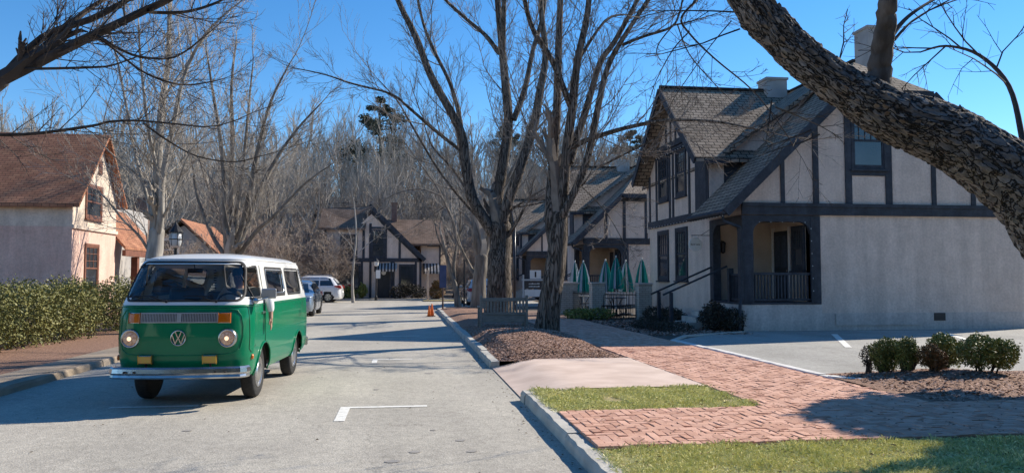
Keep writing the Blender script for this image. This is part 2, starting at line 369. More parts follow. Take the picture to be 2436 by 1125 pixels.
# right hand verge
RX = KX+.16
sheet('verge', [(RX, -30), (60, -30), (60, 40.2), (8.6, 40.2), (3.3, 40.1), (2.0, 39.1), (RX, 37.6), (RX, 13.8), (4.1, 13.8), (4.1, 10.1), (RX, 10.1)], .112, SOIL)
gridsheet('driveway', KX+.03, 4.08, 10.14, 13.86, 10, 10, lambda x, y: .012+.135*sst(KX, KX+.75, x), DRIVE)
struct(bpy.data.objects['driveway'])
sheet('joint_sand', rectp(4.0, 8.4, 6.1, 34), .135, SAND)
sheet('joint_sand_crosspath', rectp(RX, 6.62, 11.0, 8.46), .131, SAND)
sheet('parking_lot', [(6.25, 10.4), (7.4, 9.9), (40, 9.9), (40, 20.3), (8.6, 20.3), (6.25, 17.6)], .128, ASPH2)
kerb('kerb_lot', [(6.1, 17.6), (6.1, 10.7), (6.35, 10.3), (7.5, 9.85)], .16, .165, -1, mat=pm('pale_kerb', (.62,.60,.56), (.74,.72,.68), 3, .8, .2, 40), seed=8, z0=.05)
kerb('kerb_lot_top', [(6.12, 17.6), (6.9, 18.9), (9.0, 20.1)], .14, .165, 1, seed=9, z0=.05)
# herringbone paving: every brick is modelled, clipped to its path
def herring(name, x0, y0, x1, y1, z, seed, a=.19, g=.0045):
    rr = random.Random(seed); b = a/2; mb = MB(); vs = mb.v; fs = mb.f
    def brick(bx0, by0, bx1, by1):
        bx0 += g/2; by0 += g/2; bx1 -= g/2; by1 -= g/2
        cx0, cy0, cx1, cy1 = max(bx0,x0), max(by0,y0), min(bx1,x1), min(by1,y1)
        if cx1-cx0 < .03 or cy1-cy0 < .03: return
        dz = [z+rr.uniform(-.0035,.0035)]*4; tx, ty = rr.uniform(-.004,.004), rr.uniform(-.004,.004)
        dz = [dz[0]-tx-ty, dz[1]+tx-ty, dz[2]+tx+ty, dz[3]-tx+ty]
        o = len(vs); e = .004
        P = [(cx0,cy0),(cx1,cy0),(cx1,cy1),(cx0,cy1)]; Q = [(cx0+e,cy0+e),(cx1-e,cy0+e),(cx1-e,cy1-e),(cx0+e,cy1-e)]
        vs.extend([(p[0],p[1],z-.03) for p in P]); vs.extend([(p[0],p[1],dz[i]-.004) for i, p in enumerate(P)]); vs.extend([(q[0],q[1],dz[i]) for i, q in enumerate(Q)])
        fs.append([o+8,o+9,o+10,o+11])
        for i in range(4):
            j = (i+1) % 4; fs.append([o+i,o+j,o+4+j,o+4+i]); fs.append([o+4+i,o+4+j,o+8+j,o+8+i])
        mb.m.extend([0]*9)
    n0 = int((x1-x0+y1-y0)/b)+8
    for k in range(-n0, n0):
        for m in range(-n0, n0):
            ox = x0+(k*b)+(m*2*b); oy = y0+(k*b)-(m*2*b)   # herringbone lattice (1,1),(2,-2)
            if ox < x0-3*b or ox > x1+b or oy < y0-3*b or oy > y1+b: continue
            brick(ox, oy, ox+2*b, oy+b); brick(ox, oy+b, ox+b, oy+3*b)
    return struct(mb.build(name, BRICKP, uv=False))
herring('brick_crosspath', RX, 6.64, 11.0, 8.44, .150, 11)
herring('brick_sidewalk', 4.04, 8.445, 6.08, 27.0, .151, 12)
# road markings
def mark(name, polys, z=.005):
    mb = MB()
    for p in polys: mb.add([(x,y,z) for x,y in p], [list(range(len(p)))])
    return struct(mb.build(name, PAINT))
mark('bay_marking', [rectp(-.78, 8.95, -.66, 9.92), rectp(-.66, 9.81, .28, 9.92), rectp(-.62, 15.45, .15, 15.56), rectp(-.62, 14.9, -.52, 15.45), rectp(-.6, 21.6, .4, 21.71), rectp(-.6, 27.6, .4, 27.72),
  rectp(-3.6, 10.2, -2.55, 10.31), rectp(-3.7, 16.4, -2.7, 16.5), rectp(-3.7, 22.4, -2.7, 22.52)])
mark('lot_marking', [[(9.2,15.4),(9.33,15.35),(11.15,19.0),(11.0,19.05)], [(12.3,15.2),(12.43,15.15),(14.2,18.8),(14.05,18.85)]], .134)
# dark round patches and hairline tar marks
mb = MB()
for cx, cy, rx, ry in [(.4,13.2,.07,.10),(-.4,11.4,.04,.06),(1.0-.9, 7.3, .055, .05), (.62, 7.25, .05, .04), (.55, 7.75, .05, .04), (-2.25, 8.62, .05, .04), (-.1, 6.95, .07, .05), (.3,8.3,.03,.03)]:
    mb.add([(cx+rx*math.cos(t*math.pi/8), cy+ry*math.sin(t*math.pi/8), .0045) for t in range(16)], [list(range(16))])
struct(mb.build('road_stains', pm('stain', (.27,.25,.23), (.33,.31,.28), 8, .9)))
# left side: tan pavement, mulch
sheet('left_pavement', rectp(-6.15, -20, -5.56, 40), .115, TANC)
sheet('left_bed', [(-60,-30),(-6.1,-30),(-6.1,40.2),(-60,44)], .105, MULCH)
mb = MB(); mb.add([(-70,69.9,.14),(-5.1,55.25,.14),(-1,55,.14),(8.6,54.4,.14),(9,56.2,.14),(-5,57.0,.14),(-70,72,.14)], [[0,1,2,3,4,5,6]]); struct(mb.build('far_pavement', TANC))
# mulch beds with a mound, and loose chips
def mound(x, y):
    d1 = ((x-2.75)/1.5)**2 + ((y-17.2)/3.3)**2; d2 = ((x-2.8)/1.4)**2+((y-27)/9)**2
    e = min(1, (x-RX)/.35, (4.02-x)/.35, (y-13.75)/.5)
    return .122 + max(0,e)*(.02 + .24*math.exp(-d1*1.1) + .10*math.exp(-d2)) + .012*noise.noise((x*5, y*5, 0))*max(0,e)
struct(gridsheet('mulch_bed', RX, 4.02, 13.8, 37.4, 34, 240, mound, MULCH))
def scatter_chips(name, n, fn, smin, smax, mat, seed, label, cat):
    r_ = np.random.RandomState(seed); mb = MB()
    for i in range(n):
        x, y, z = fn(r_)
        s_ = r_.uniform(smin, smax); a = r_.uniform(0, 6.28); u = Vector((math.cos(a), math.sin(a), r_.uniform(-.5,.5)))*s_; v_ = Vector((-math.sin(a), math.cos(a), r_.uniform(-.5,.5)))*s_*r_.uniform(.3,.8)
        p = Vector((x, y, z+s_*.35)); mb.add([p-u-v_, p+u-v_, p+u+v_, p-u+v_], [(0,1,2,3)])
    return stuff(mb.build(name, mat, uv=False), label, cat)
def fm(r_):
    y = 13.7+9.5*r_.rand()**1.4; x = r_.uniform(RX, 4.1); return x, y, mound(x, y) if y > 13.8 else .13
scatter_chips('mulch_chips', 24000, fm, .006, .019, CHIP, 5, 'loose brown wood chips on the mulch mound around the nearest tree', 'mulch')
# lawn: sheets with blades
def lawn(name, x0, y0, x1, y1, n, seed, zb=.122, edge=.12):
    rj = random.Random(seed); Pj = []
    for (ax, ay), (bx, by) in zip(rectp(x0,y0,x1,y1), rectp(x0,y0,x1,y1)[1:]+[(x0,y0)]):
        k = max(2, int(math.hypot(bx-ax, by-ay)/.12))
        for i in range(k): Pj.append((ax+(bx-ax)*i/k+rj.uniform(-.03,.03), ay+(by-ay)*i/k+rj.uniform(-.035,.035)))
    sheet(name+'_soil', Pj, zb, GRASSM)
    r_ = np.random.RandomState(seed); V = []; F = []
    X = r_.uniform(x0-.09, x1+.1, n); Y = r_.uniform(y0-.1, y1+.1, n)
    for i in range(n):
        x, y = X[i], Y[i]
        dd = min(x-x0, x1-x, y-y0, y1-y)
        if dd < -.11+(edge+.11)*r_.rand()**1.4 or noise.noise((x*2.2, y*2.2, seed)) < -.62+.45*r_.rand(): continue
        h = r_.uniform(.012, .040)*(1+.9*noise.noise((x*3.1, y*3.1, 7))); a = r_.uniform(0, 6.28); wd = r_.uniform(.0025, .005); lx, ly = r_.normal(0, .016, 2)
        o = len(V); c, s_ = math.cos(a)*wd, math.sin(a)*wd
        V += [(x-c, y-s_, zb), (x+c, y+s_, zb), (x+lx+c*.5, y+ly+s_*.5, zb+h), (x+lx*1.5-c*.1, y+ly*1.5, zb+h*1.05)]; F.append((o, o+1, o+2, o+3))
    mb = MB(); mb.v = V; mb.f = F; mb.m = [0]*len(F)
    return stuff(mb.build(name, BLADE, uv=False), *LAWN[name])
LAWN = {'grass_strip': ('mown patchy grass strip between the pink driveway and the brick crosspath', 'grass'),
        'grass_foreground': ('sunlit mown grass in the near corner below the brick crosspath', 'grass')}
lawn('grass_strip', RX+.03, 8.5, 4.02, 10.1, 42000, 21)
lawn('grass_foreground', RX+.03, 4.6, 7.4, 6.58, 90000, 22)
# fallen twigs and leaves on the road
mb = MB(); rr = random.Random(31)
for i in range(1000):
    x, y, zz = rr.uniform(-4.5, 1.45), rr.uniform(5.5, 22), 0
    if i > 90: x = 1.48-abs(rr.gauss(0, .14)); y = rr.uniform(5.5, 34)
    if i > 330: x, y, zz = rr.uniform(1.75, 7), rr.uniform(5, 10.1), .152
    s_ = rr.uniform(.008, .022); a = rr.uniform(0, 6.3); c, q = math.cos(a)*s_, math.sin(a)*s_
    mb.add([(x-c,y-q,zz+.006),(x+q*.5,y-c*.5,zz+.006+s_*.5),(x+c,y+q,zz+.008),(x-q*.5,y+c*.5,zz+.012)], [(0,1,2,3)])
stuff(mb.build('fallen_leaves', pm('dead_leaf', (.07,.045,.03), (.2,.14,.09), 3, .9, island=True), uv=False), 'small dry leaves scattered on the road, kerb, grass and brick path', 'leaf litter')
# ------------------------------------------------------------------ camper van (local: +x forward, +y its left, origin under the front axle)
VG = pm('van_green', (.002,.165,.076), (.003,.178,.082), 5, .26, coat=.35, spec=.15)
VW_ = pm('van_white', (.78,.78,.76), (.82,.82,.80), 2, .3, coat=.5)
RUB = pm('black_rubber', (.012,.012,.013), (.018,.018,.018), 8, .6)
TYRE = pm('tyre', (.020,.020,.021), (.032,.032,.033), 30, .85, .3, 80)
CHR = pm('chrome', (.45,.45,.45), (.62,.62,.61), 9, .26, metal=1)
HUB = pm('hubcap_steel', (.5,.5,.5), (.6,.6,.6), 3, .3, metal=1)
SILV = pm('silver_paint', (.36,.37,.385), (.42,.43,.445), 3, .4, metal=.5)
AMB = pm('amber_lens', (.50,.12,.006), (.60,.17,.01), 10, .2, coat=.6)
FOG = pm('yellow_lens', (.45,.33,.04), (.55,.28,.05), 25, .25, coat=.5)
GRIL = pm('grille_black', (.02,.024,.03), (.03,.033,.04), 8, .4)
INT = pm('van_interior', (.055,.055,.055), (.08,.08,.078), 4, .8)
INTL = pm('van_headliner', (.22,.215,.2), (.27,.26,.25), 4, .8)
SEATM = pm('seat_vinyl', (.09,.085,.08), (.13,.125,.12), 4, .55)
LENSM = pm('lit_headlamp', (.22,.17,.13), (.62,.50,.40), 34, .10, emit=((1,.50,.26), .07))
BULB = pm('lit_bulb', (.9,.8,.6), (.9,.8,.6), 5, .3, emit=((1,.60,.34), 1.1))
REDL = pm('red_lens', (.35,.02,.015), (.42,.03,.02), 5, .2, coat=.5)
GAP = pm('panel_gap', (.006,.03,.014), (.008,.035,.016), 5, .7)
VGLASS = glass_mat('van_glass', (.62,.66,.68), .25)
ZK = [.35,.44,.60,.85,1.10,1.24,1.31,1.45,1.60,1.74,1.80,1.85,1.89,1.92,1.94]
XF = [.80,.88,.915,.93,.92,.895,.855,.765,.655,.545,.48,.38,.22,-.05,-.6]
XR = [-3.30,-3.38,-3.42,-3.42,-3.40,-3.38,-3.36,-3.30,-3.22,-3.12,-3.06,-2.97,-2.85,-2.6,-2.1]
WW = [.80,.84,.86,.865,.86,.85,.835,.81,.78,.755,.745,.71,.62,.46,.2]
RFR = [.28,.30,.30,.30,.30,.30,.30,.29,.28,.27,.27,.28,.30,.32,.19]
def vz(z, T): return float(np.interp(z, ZK, T))
def plan_front(y, z):
    wd = vz(z, WW); r_ = vz(z, RFR); y = max(-wd, min(wd, y)); e = abs(y)-(wd-r_)
    x = vz(z, XF) - .065*(y/wd)**2
    if e > 0: x -= r_-math.sqrt(max(0, r_*r_-e*e))
    return x
def plan_side(x, z):
    wd = vz(z, WW); r_ = vz(z, RFR); xf = vz(z, XF)-.065; e = x-(xf-r_)
    if e > 0: return wd-(r_-math.sqrt(max(0, r_*r_-e*e)))
    e = (vz(z, XR)+r_)-x
    if e > 0: return wd-(r_-math.sqrt(max(0, r_*r_-e*e)))
    return wd
def van_ring(z):
    wd, r_, xr = vz(z, WW), vz(z, RFR), vz(z, XR); xf = vz(z, XF)-.065; P = []
    for i in range(30): y = (wd-r_)*(-1+2*i/30); P.append((vz(z, XF)-.065*(y/wd)**2, y))
    for i in range(14): t = math.pi/2*i/14; P.append((xf-r_+r_*math.cos(t) + .065*(1-((wd-r_+r_*math.sin(t))/wd)**2), wd-r_+r_*math.sin(t)))
    for i in range(120): P.append((xf-r_+(xr+r_-xf+r_)*i/120, wd))
    for i in range(14): t = math.pi/2*i/14; P.append((xr+r_-r_*math.sin(t), wd-r_+r_*math.cos(t)))
    for i in range(30): P.append((xr, (wd-r_)*(1-2*i/30)))
    for i in range(14): t = math.pi/2*i/14; P.append((xr+r_-r_*math.cos(t), -(wd-r_)-r_*math.sin(t)))
    for i in range(120): P.append((xr+r_+(xf-r_-xr-r_)*i/120, -wd))
    for i in range(14): t = math.pi/2*i/14; x = xf-r_+r_*math.sin(t); y = -(wd-r_)-r_*math.cos(t); P.append((x+.065*(1-(y/wd)**2), y))
    return P
def rrect(u, v, hu, hv, r_):
    """signed test: inside a rounded rectangle"""
    a, b = abs(u)-(hu-r_), abs(v)-(hv-r_)
    return math.hypot(max(a,0), max(b,0)) + min(max(a,b), 0) - r_
def rrcurve(hu, hv, r_, n=12):
    P = []
    for cx, cy, a0 in [(hu-r_, hv-r_, 0), (-(hu-r_), hv-r_, 90), (-(hu-r_), -(hv-r_), 180), (hu-r_, -(hv-r_), 270)]:
        for i in range(n+1): t = R(a0+90*i/n); P.append((cx+r_*math.cos(t), cy+r_*math.sin(t)))
    Q = []
    for i in range(len(P)):
        a, b = P[i], P[(i+1) % len(P)]; Q.append(a); d = math.hypot(b[0]-a[0], b[1]-a[1]); k = int(d/.06)
        for j in range(1, k): Q.append((a[0]+(b[0]-a[0])*j/k, a[1]+(b[1]-a[1])*j/k))
    return Q
WS = dict(c=(0, 1.555), h=(.915, .245), r=.11)      # windscreen in (y / half width, z)
SW = [(.40, 1.54, .30, .215, .05), (-.88, 1.54, .58, .205, .06), (-2.17, 1.54, .56, .205, .07)]   # side windows x, z, hx, hz, r
def f_ws(u, v, off=0):
    z = WS['c'][1]+v; y = u*vz(z, WW); x = plan_front(y, z); e = .01
    n = Vector((1, (plan_front(y-e, z)-plan_front(y+e, z))/(2*e), (plan_front(y, z-e)-plan_front(y, z+e))/(2*e))).normalized()
    return Vector((x, y, z)) + n*off
def f_side(s):
    def f(u, v, off=0):
        return Vector((u, s*(plan_side(u, v)+off), v))
    return f
def f_rear(u, v, off=0):
    return Vector((vz(v, XR)-off, u, v))
def patch(mb, fn, cu, cv, Q, off, rings=7):
    o = [fn(cu, cv, off)]; n = len(Q)
    for k in range(1, rings+1): o += [fn(cu+q[0]*k/rings, cv+q[1]*k/rings, off) for q in Q]
    fs = [(0, 1+j, 1+(j+1) % n) for j in range(n)]
    for k in range(rings-1): fs += [(1+k*n+j, 1+(k+1)*n+j, 1+(k+1)*n+(j+1) % n, 1+k*n+(j+1) % n) for j in range(n)]
    mb.add(o, fs)
def seal(mb, fn, cu, cv, hu, hv, r_, wid_u, wid_v, off):
    A = rrcurve(hu, hv, r_); n = len(A)
    B = [(a[0]*(1-wid_u/hu), a[1]*(1-wid_v/hv)) for a in A]
    vs = [fn(cu+a[0], cv+a[1], off*.2) for a in A] + [fn(cu+(a[0]+b[0])/2, cv+(a[1]+b[1])/2, off) for a, b in zip(A, B)] + [fn(cu+b[0], cv+b[1], off*.2-.004) for b in B]
    fs = []
    for k in range(2): fs += [(k*n+j, k*n+(j+1) % n, (k+1)*n+(j+1) % n, (k+1)*n+j) for j in range(n)]
    mb.add(vs, fs)
VSC = (1, .955, 1)
van = thing('camper_van', 'green and white vintage camper van driving with its headlights on', 'van', (-2.70, 10.98, 0), R(-90-3.0))
van.scale = VSC
zs = sorted(set([round(.36+.03*i, 3) for i in range(51)] + [1.24] + [1.875,1.885,1.895,1.905,1.915,1.925,1.933,1.94]))
zs = [z for z in zs if abs(z-1.23) > .012]
rings = [van_ring(z) for z in zs]; n = len(rings[0])
low, up = MB(), MB()
for tgt, cond in ((low, lambda z: z < 1.24), (up, lambda z: z >= 1.24)):
    vs = [(p[0], p[1], z) for z, rg in zip(zs, rings) for p in rg]; fs = []
    for i in range(len(zs)-1):
        zc = (zs[i]+zs[i+1])/2
        if not cond(zc): continue
        for j in range(n):
            q = [i*n+j, i*n+(j+1) % n, (i+1)*n+(j+1) % n, (i+1)*n+j]
            c = [sum(vs[k][t] for k in q)/4 for t in range(3)]; x, y, z = c
            if x > .2 and rrect(y/vz(z, WW), z-WS['c'][1], WS['h'][0]-.025, WS['h'][1]-.02, WS['r']) < 0 and x > plan_front(y, z)-.03 and abs(y) < vz(z,WW)*.9: continue
            if abs(y) > .5 and any(rrect(x-a, z-b, hx-.02, hz-.02, r_) < 0 for a, b, hx, hz, r_ in SW) and abs(abs(y)-plan_side(x, z)) < .02: continue
            if x < -2.9 and rrect(y, z-1.53, .56, .18, .08) < 0: continue
            if abs(y) > .5 and ((x)**2+(z-.34)**2 < .39**2 or (x+2.4)**2+(z-.34)**2 < .38**2): continue
            fs.append(q)
    if tgt is up: fs.append([(len(zs)-1)*n+j for j in range(n)])
    used = sorted(set(k for f in fs for k in f)); mp = {k: i for i, k in enumerate(used)}
    tgt.add([vs[k] for k in used], [[mp[k] for k in f] for f in fs])
o = low.build('lower_body', VG, van, smooth=True, uv=False); o['label'] = 'glossy green lower body'
o = up.build('upper_body', VW_, van, smooth=True, uv=False); o['label'] = 'white roof and window band'
# drip rail and belt moulding
def ringtube(z, off, rad, name, mat, rng_=None):
    rg = van_ring(z); mb = MB(); P = [Vector((x, y, z)) for x, y in rg]
    cen = Vector((-1.25, 0, z)); P = [p+(p-cen).normalized()*off for p in P]
    if rng_: P = [P[i % len(P)] for i in rng_]
    else: P.append(P[0])
    mb.tube(P, rad, 6); return mb.build(name, mat, van, smooth=True, uv=False)
ringtube(1.835, .012, .013, 'drip_rail', VW_)
ringtube(1.24, .001, .007, 'belt_seam', VG)
# glass and seals
mb = MB(); patch(mb, f_ws, *WS['c'][:1], 0, rrcurve(WS['h'][0]-.03, WS['h'][1]-.02, WS['r']), -.012)
mb.build('windscreen', VGLASS, van, smooth=True, uv=False)
mb = MB(); seal(mb, f_ws, 0, 0, WS['h'][0]+.012, WS['h'][1]+.012, WS['r']+.01, .030, .028, .012); mb.build('windscreen_seal', RUB, van, smooth=True, uv=False)
for s in (1, -1):
    for k, (a, b, hx, hz, r_) in enumerate(SW):
        if not (s == 1 and k == 0):
            mb = MB(); patch(mb, f_side(s), a, b, rrcurve(hx-.015, hz-.015, r_), -.015); wn = mb.build('side_window', VGLASS, van, smooth=True, uv=False)
        mb = MB(); seal(mb, f_side(s), a, b, hx+.006, hz+.006, r_+.005, .035, .035, .008); sn = mb.build('window_seal', RUB, van, smooth=True, uv=False)
        if k == 0:   # quarter light divider
            mb = MB(); y1 = plan_side(.47, 1.34); y2 = plan_side(.47, 1.74); mb.tube([(.50, s*y1, 1.33), (.44, s*y2, 1.75)], .012, 6); mb.build('quarter_light_bar', RUB, van, uv=False)
        if k == 1:   # alloy jalousie frame
            mb = MB(); seal(mb, f_side(s), a, b, hx-.03, hz-.03, r_, .022, .022, .010); mb.build('window_frame', CHR, van, smooth=True, uv=False)
mb = MB(); patch(mb, f_rear, 0, 1.53, rrcurve(.57, .19, .08), .002); mb.build('rear_window', VGLASS, van, smooth=True, uv=False)
mb = MB(); seal(mb, f_rear, 0, 1.53, .60, .215, .09, .05, .05, .012); mb.build('rear_window_seal', RUB, van, smooth=True, uv=False)
# arch lips
for xw in (0, -2.4):
    for s in (1, -1):
        mb = MB(); rad = .40 if xw == 0 else .39; P = []
        for i in range(41):
            t = R(-6+192*i/40); x = xw+rad*math.cos(t); z = .34+rad*math.sin(t)
            if z > .31: P.append((x, s*(plan_side(x, z)+.006), z))
        mb.tube(P, .012, 6); mb.build('arch_lip', VG, van, smooth=True, uv=False)
# underside, wheel wells, interior
mb = MB(); mb.box((.72,-.72,.36),(-3.3,.72,.46)); mb.build('floor_pan', RUB, van)
for xw in (0, -2.4):
    for s in (1, -1): mb = MB(); mb.add([(xw+.395*math.cos(math.pi*i/16), yy, .34+.395*math.sin(math.pi*i/16)) for i in range(17) for yy in (s*.46, s*.80)], [(2*i,2*i+1,2*i+3,2*i+2) for i in range(16)]); mb.build('wheel_well', RUB, van, uv=False)
mb = MB(); mb.box((.62,-.70,1.0),(.30,.70,1.27)); mb.box((.82,-.60,.9),(.62,.60,1.29)); mb.build('dashboard', INT, van, bevel=.03)
for s in (1, -1):
    mb = MB(); mb.box((-.02,s*.18,.82),(-.52,s*.68,.98)); mb.prism([(-.46,s*.18,.96),(-.58,s*.18,.96),(-.70,s*.18,1.46),(-.60,s*.18,1.46)], (0, s*.5, 0)); mb.build('front_seat', SEATM, van, bevel=.04)
mb = MB(); mb.box((-1.75,-.66,.6),(-2.2,.66,.92)); mb.prism([(-2.15,-.66,.9),(-2.28,-.66,.9),(-2.38,-.66,1.38),(-2.28,-.66,1.38)], (0,1.32,0)); mb.build('rear_bench', SEATM, van, bevel=.04)
mb = MB()
for s in (1, -1): mb.box((.5, s*.74, .46), (-3.2, s*.765, 1.30))
mb.build('door_cards', INTL, van)
mb = MB(); c = Vector((.12, .42, 1.20)); mb.tube([c+Vector((.07*math.sin(t*.2618), .2*math.cos(t*.2618), .19*math.sin(t*.2618)-.0)) for t in range(25)], .013, 6); mb.tube([c, (.45,.42,1.02)], .02, 6); mb.tube([c+Vector((0,.2,0)), c-Vector((0,.2,0))], .012, 5); mb.build('steering_wheel', RUB, van, uv=False)
mb = MB(); mb.box((.36,-.1,1.66),(.34,.1,1.72)); mb.tube([(.35,0,1.70),(.42,0,1.80)], .008, 5); mb.build('rear_view_mirror', RUB, van, bevel=.01)
# front face: grille, indicators, headlights, emblem, fog lamps
def fx(y, z, o=0): return plan_front(y, z)+o
def facebox(mb, y0, y1, z0, z1, o0, o1, n=10):
    vs = []
    for i in range(n+1):
        y = y0+(y1-y0)*i/n
        vs += [(fx(y,z0,o0),y,z0),(fx(y,z0,o1),y,z0),(fx(y,z1,o1),y,z1),(fx(y,z1,o0),y,z1)]
    fs = [[0,1,2,3],[n*4+3,n*4+2,n*4+1,n*4]]
    for i in range(n): fs += [[i*4+q, i*4+(q+1) % 4, (i+1)*4+(q+1) % 4, (i+1)*4+q] for q in range(4)]
    mb.add(vs, [f[::-1] for f in fs])
mb = MB(); facebox(mb, -.475, .475, 1.05, 1.165, -.01, .006, 20); g = mb.build('grille', GRIL, van)
mb = MB()
for z0, z1 in ((1.045,1.058),(1.157,1.170)): facebox(mb, -.485, .485, z0, z1, -.01, .017, 20)
for y0, y1 in ((-.485,-.468),(.468,.485),(-.03,.03)): facebox(mb, y0, y1, 1.05, 1.166, -.01, .018, 3)
mb.build('grille_frame', SILV, g)
for q_ in (-1, 1):
    mb = MB()
    for i in range(22): y = q_*(.045+.41*i/21); facebox(mb, y-.0045, y+.0045, 1.058, 1.157, 0, .013, 1)
    mb.build('grille_slats', SILV, g)
for s in (1, -1):
    mb = MB(); facebox(mb, s*.49, s*.635, 1.048, 1.162, -.01, .03, 4); ind = mb.build('indicator', AMB, van, bevel=.008)
    mb = MB(); facebox(mb, s*.484, s*.642, 1.04, 1.17, -.01, .012, 4); mb.build('bezel', CHR, ind, bevel=.004)
    hx, hy, hz = fx(.60, .85)-.005, s*.605, .855
    mb = MB(); mb.lathe([(.118,-.06),(.118,.02),(.110,.040),(.098,.044),(.090,.03)], 36, (hx, hy, hz), 'x'); h = mb.build('headlight', CHR, van, smooth=True, uv=False)
    mb = MB(); mb.lathe([(.092,.026),(.078,.043),(.05,.055),(.02,.06),(0,.061)], 32, (hx, hy, hz), 'x'); mb.build('lens', LENSM, h, smooth=True, uv=False); mb = MB(); mb.lathe([(.030,.056),(.022,.063),(0,.066)], 16, (hx, hy, hz), 'x'); mb.build('bulb', BULB, h, smooth=True, uv=False)
    mb = MB(); y = s*.40; facebox(mb, y-.085, y+.085, .555, .645, .02, .075, 3); fl = mb.build('fog_lamp', FOG, van, bevel=.01)
    mb = MB(); facebox(mb, y-.092, y+.092, .548, .652, .015, .055, 3); mb.build('fog_lamp_shell', CHR, fl, bevel=.008)
    mb = MB(); mb.tube([(fx(y,.5),y,.46),(fx(y,.56,.04),y,.56)], .012, 6); mb.build('fog_lamp_bracket', BLACKM, fl, uv=False)
    # side marker
    mb = MB(); x = .62; yy = plan_side(x, .60); mb.lathe([(.0,.018),(.03,.014),(.036,0),(.036,-.02)], 16, (x, s*yy, .60), 'y' ); mb.build('side_marker', AMB, van, smooth=True, uv=False)
    # wiper
    mb = MB(); a = f_ws(s*.0-.18 if s == 1 else -.62, -.27, .03)
    p0 = f_ws(.52 if s == 1 else -.22, -.262, .02); p1 = f_ws(.25 if s == 1 else -.50, -.20, .03); p2 = f_ws(.02 if s == 1 else -.86, -.20, .022); p3 = f_ws(.42 if s == 1 else -.36, -.205, .022)
    mb.tube([p0, p0+(p1-p0)*.5+Vector((.02,0,0)), p1], .008, 6); mb.tube([p2, p1, p3], .007, 5); mb.tube([p0, p0+Vector((-.04,0,0))], .016, 8); mb.build('wiper', BLACKM, van, uv=False)
# emblem: ring with stacked V and W strokes
ex = fx(0, .86); mb = MB(); cz = .862; rad = .090
def ep(u, v): return (fx(u*rad, cz, .012), u*rad, cz+v*rad)
mb.tube([ep(math.cos(t*math.pi/24), math.sin(t*math.pi/24)) for t in range(49)], .0075, 8)
def estroke(pts):
    for a, b in zip(pts[:-1], pts[1:]): mb.bar(ep(*a), ep(*b), .013, .010, (1,0,0))
estroke([(-.42,.84),(-.10,.10),(0,.10),(.10,.10),(.42,.84)]); estroke([(-.84,.42),(-.42,-.80),(-.02,.0),(.02,.0),(.42,-.80),(.84,.42)])
mb.build('emblem', CHR, van, uv=False)
# pressed contour on the nose
P = [(-.76,1.0),(-.77,.86),(-.74,.72),(-.66,.665),(-.5,.65),(0,.645),(.5,.65),(.66,.665),(.74,.72),(.77,.86),(.77,1.0),(.75,1.12),(.70,1.195),(.6,1.215),(0,1.22),(-.6,1.215),(-.70,1.195),(-.75,1.12),(-.76,1.0)]
Q = []
for (a, b), (c_, d) in zip(P[:-1], P[1:]):
    for k in range(8): Q.append((a+(c_-a)*k/8, b+(d-b)*k/8))
mb = MB(); mb.tube([(fx(y, z, .001), y, z) for y, z in Q]+[(fx(P[0][0], P[0][1], .001), *P[0])], .008, 6); mb.build('nose_pressing', VG, van, smooth=True, uv=False)
# bumpers
def bumper(name, x, s_, z0, z1, wrap):
    prof = [(-.02,z0),(.028,z0-.0),(.04,z0+.018),(.03,z0+.045),(.05,(z0+z1)/2),(.042,z1-.02),(.02,z1),(-.02,z1)]
    path = []; N_ = 26
    for i in range(N_+1):
        y = -.77+1.54*i/N_; path.append((x-.08*(y/.77)**2*s_, y, 0))
    path = [(path[0][0]-s_*wrap, -.835, 1), (path[0][0]-s_*wrap*.35, -.815, 1)] + path + [(path[-1][0]-s_*wrap*.35, .815, 1), (path[-1][0]-s_*wrap, .835, 1)]
    vs = []; P_ = [Vector((a, b, 0)) for a, b, _ in path]
    for i, p in enumerate(P_):
        t = (P_[min(i+1, len(P_)-1)]-P_[max(i-1, 0)]).normalized(); nn = Vector((t.y, -t.x, 0))
        if s_ < 0: nn = -nn
        for o_, z in prof: vs.append(p+nn*o_+Vector((0,0,z)))
    k = len(prof); fs = [[i*k+q, i*k+(q+1) % k, (i+1)*k+(q+1) % k, (i+1)*k+q] for i in range(len(P_)-1) for q in range(k)]
    fs += [list(range(k)), list(range(len(P_)*k-1, (len(P_)-1)*k-1, -1))]
    m_ = MB(); m_.add(vs, fs); return m_.build(name, CHR, van, smooth=False, uv=False)
fb = bumper('front_bumper', 1.02, 1, .375, .515, .14); rb = bumper('rear_bumper', -3.52, -1, .42, .56, .26)
for y in (-.62,-.5,.5,.62): mb = MB(); mb.lathe([(.013,.0),(.013,.062),(0,.066)], 10, (.99, y, .46), 'x'); mb.build('bumper_bolt', BLACKM, fb, uv=False)
# wheels
def van_wheel(x, s):
    y = s*.70; wh = MB()
    wh.lathe([(.20,-.082),(.30,-.09),(.325,-.075),(.335,-.05),(.337,0),(.335,.05),(.325,.075),(.30,.09),(.20,.082)], 40, (x, y, .337), 'y')
    t = wh.build('wheel', TYRE, van, smooth=True, uv=False)
    mb = MB(); q = s
    mb.lathe([(.205,q*.084),(.197,q*.092),(.188,q*.076),(.165,q*.06),(.145,q*.066),(.135,q*.085),(.11,q*.10),(.06,q*.108),(0,q*.11)], 36, (x, y, .337), 'y'); rm = mb.build('rim', HUB, t, smooth=True, uv=False)
    mb = MB()
    for k in range(12):
        a = k*math.pi/6; mb.lathe([(.013,q*.063),(.013,q*.074)], 8, (x+.165*math.cos(a), y, .337+.165*math.sin(a)), 'y')
    mb.build('rim_vents', BLACKM, t, uv=False)
for x in (0, -2.4):
    for s in (1, -1): van_wheel(x, s)
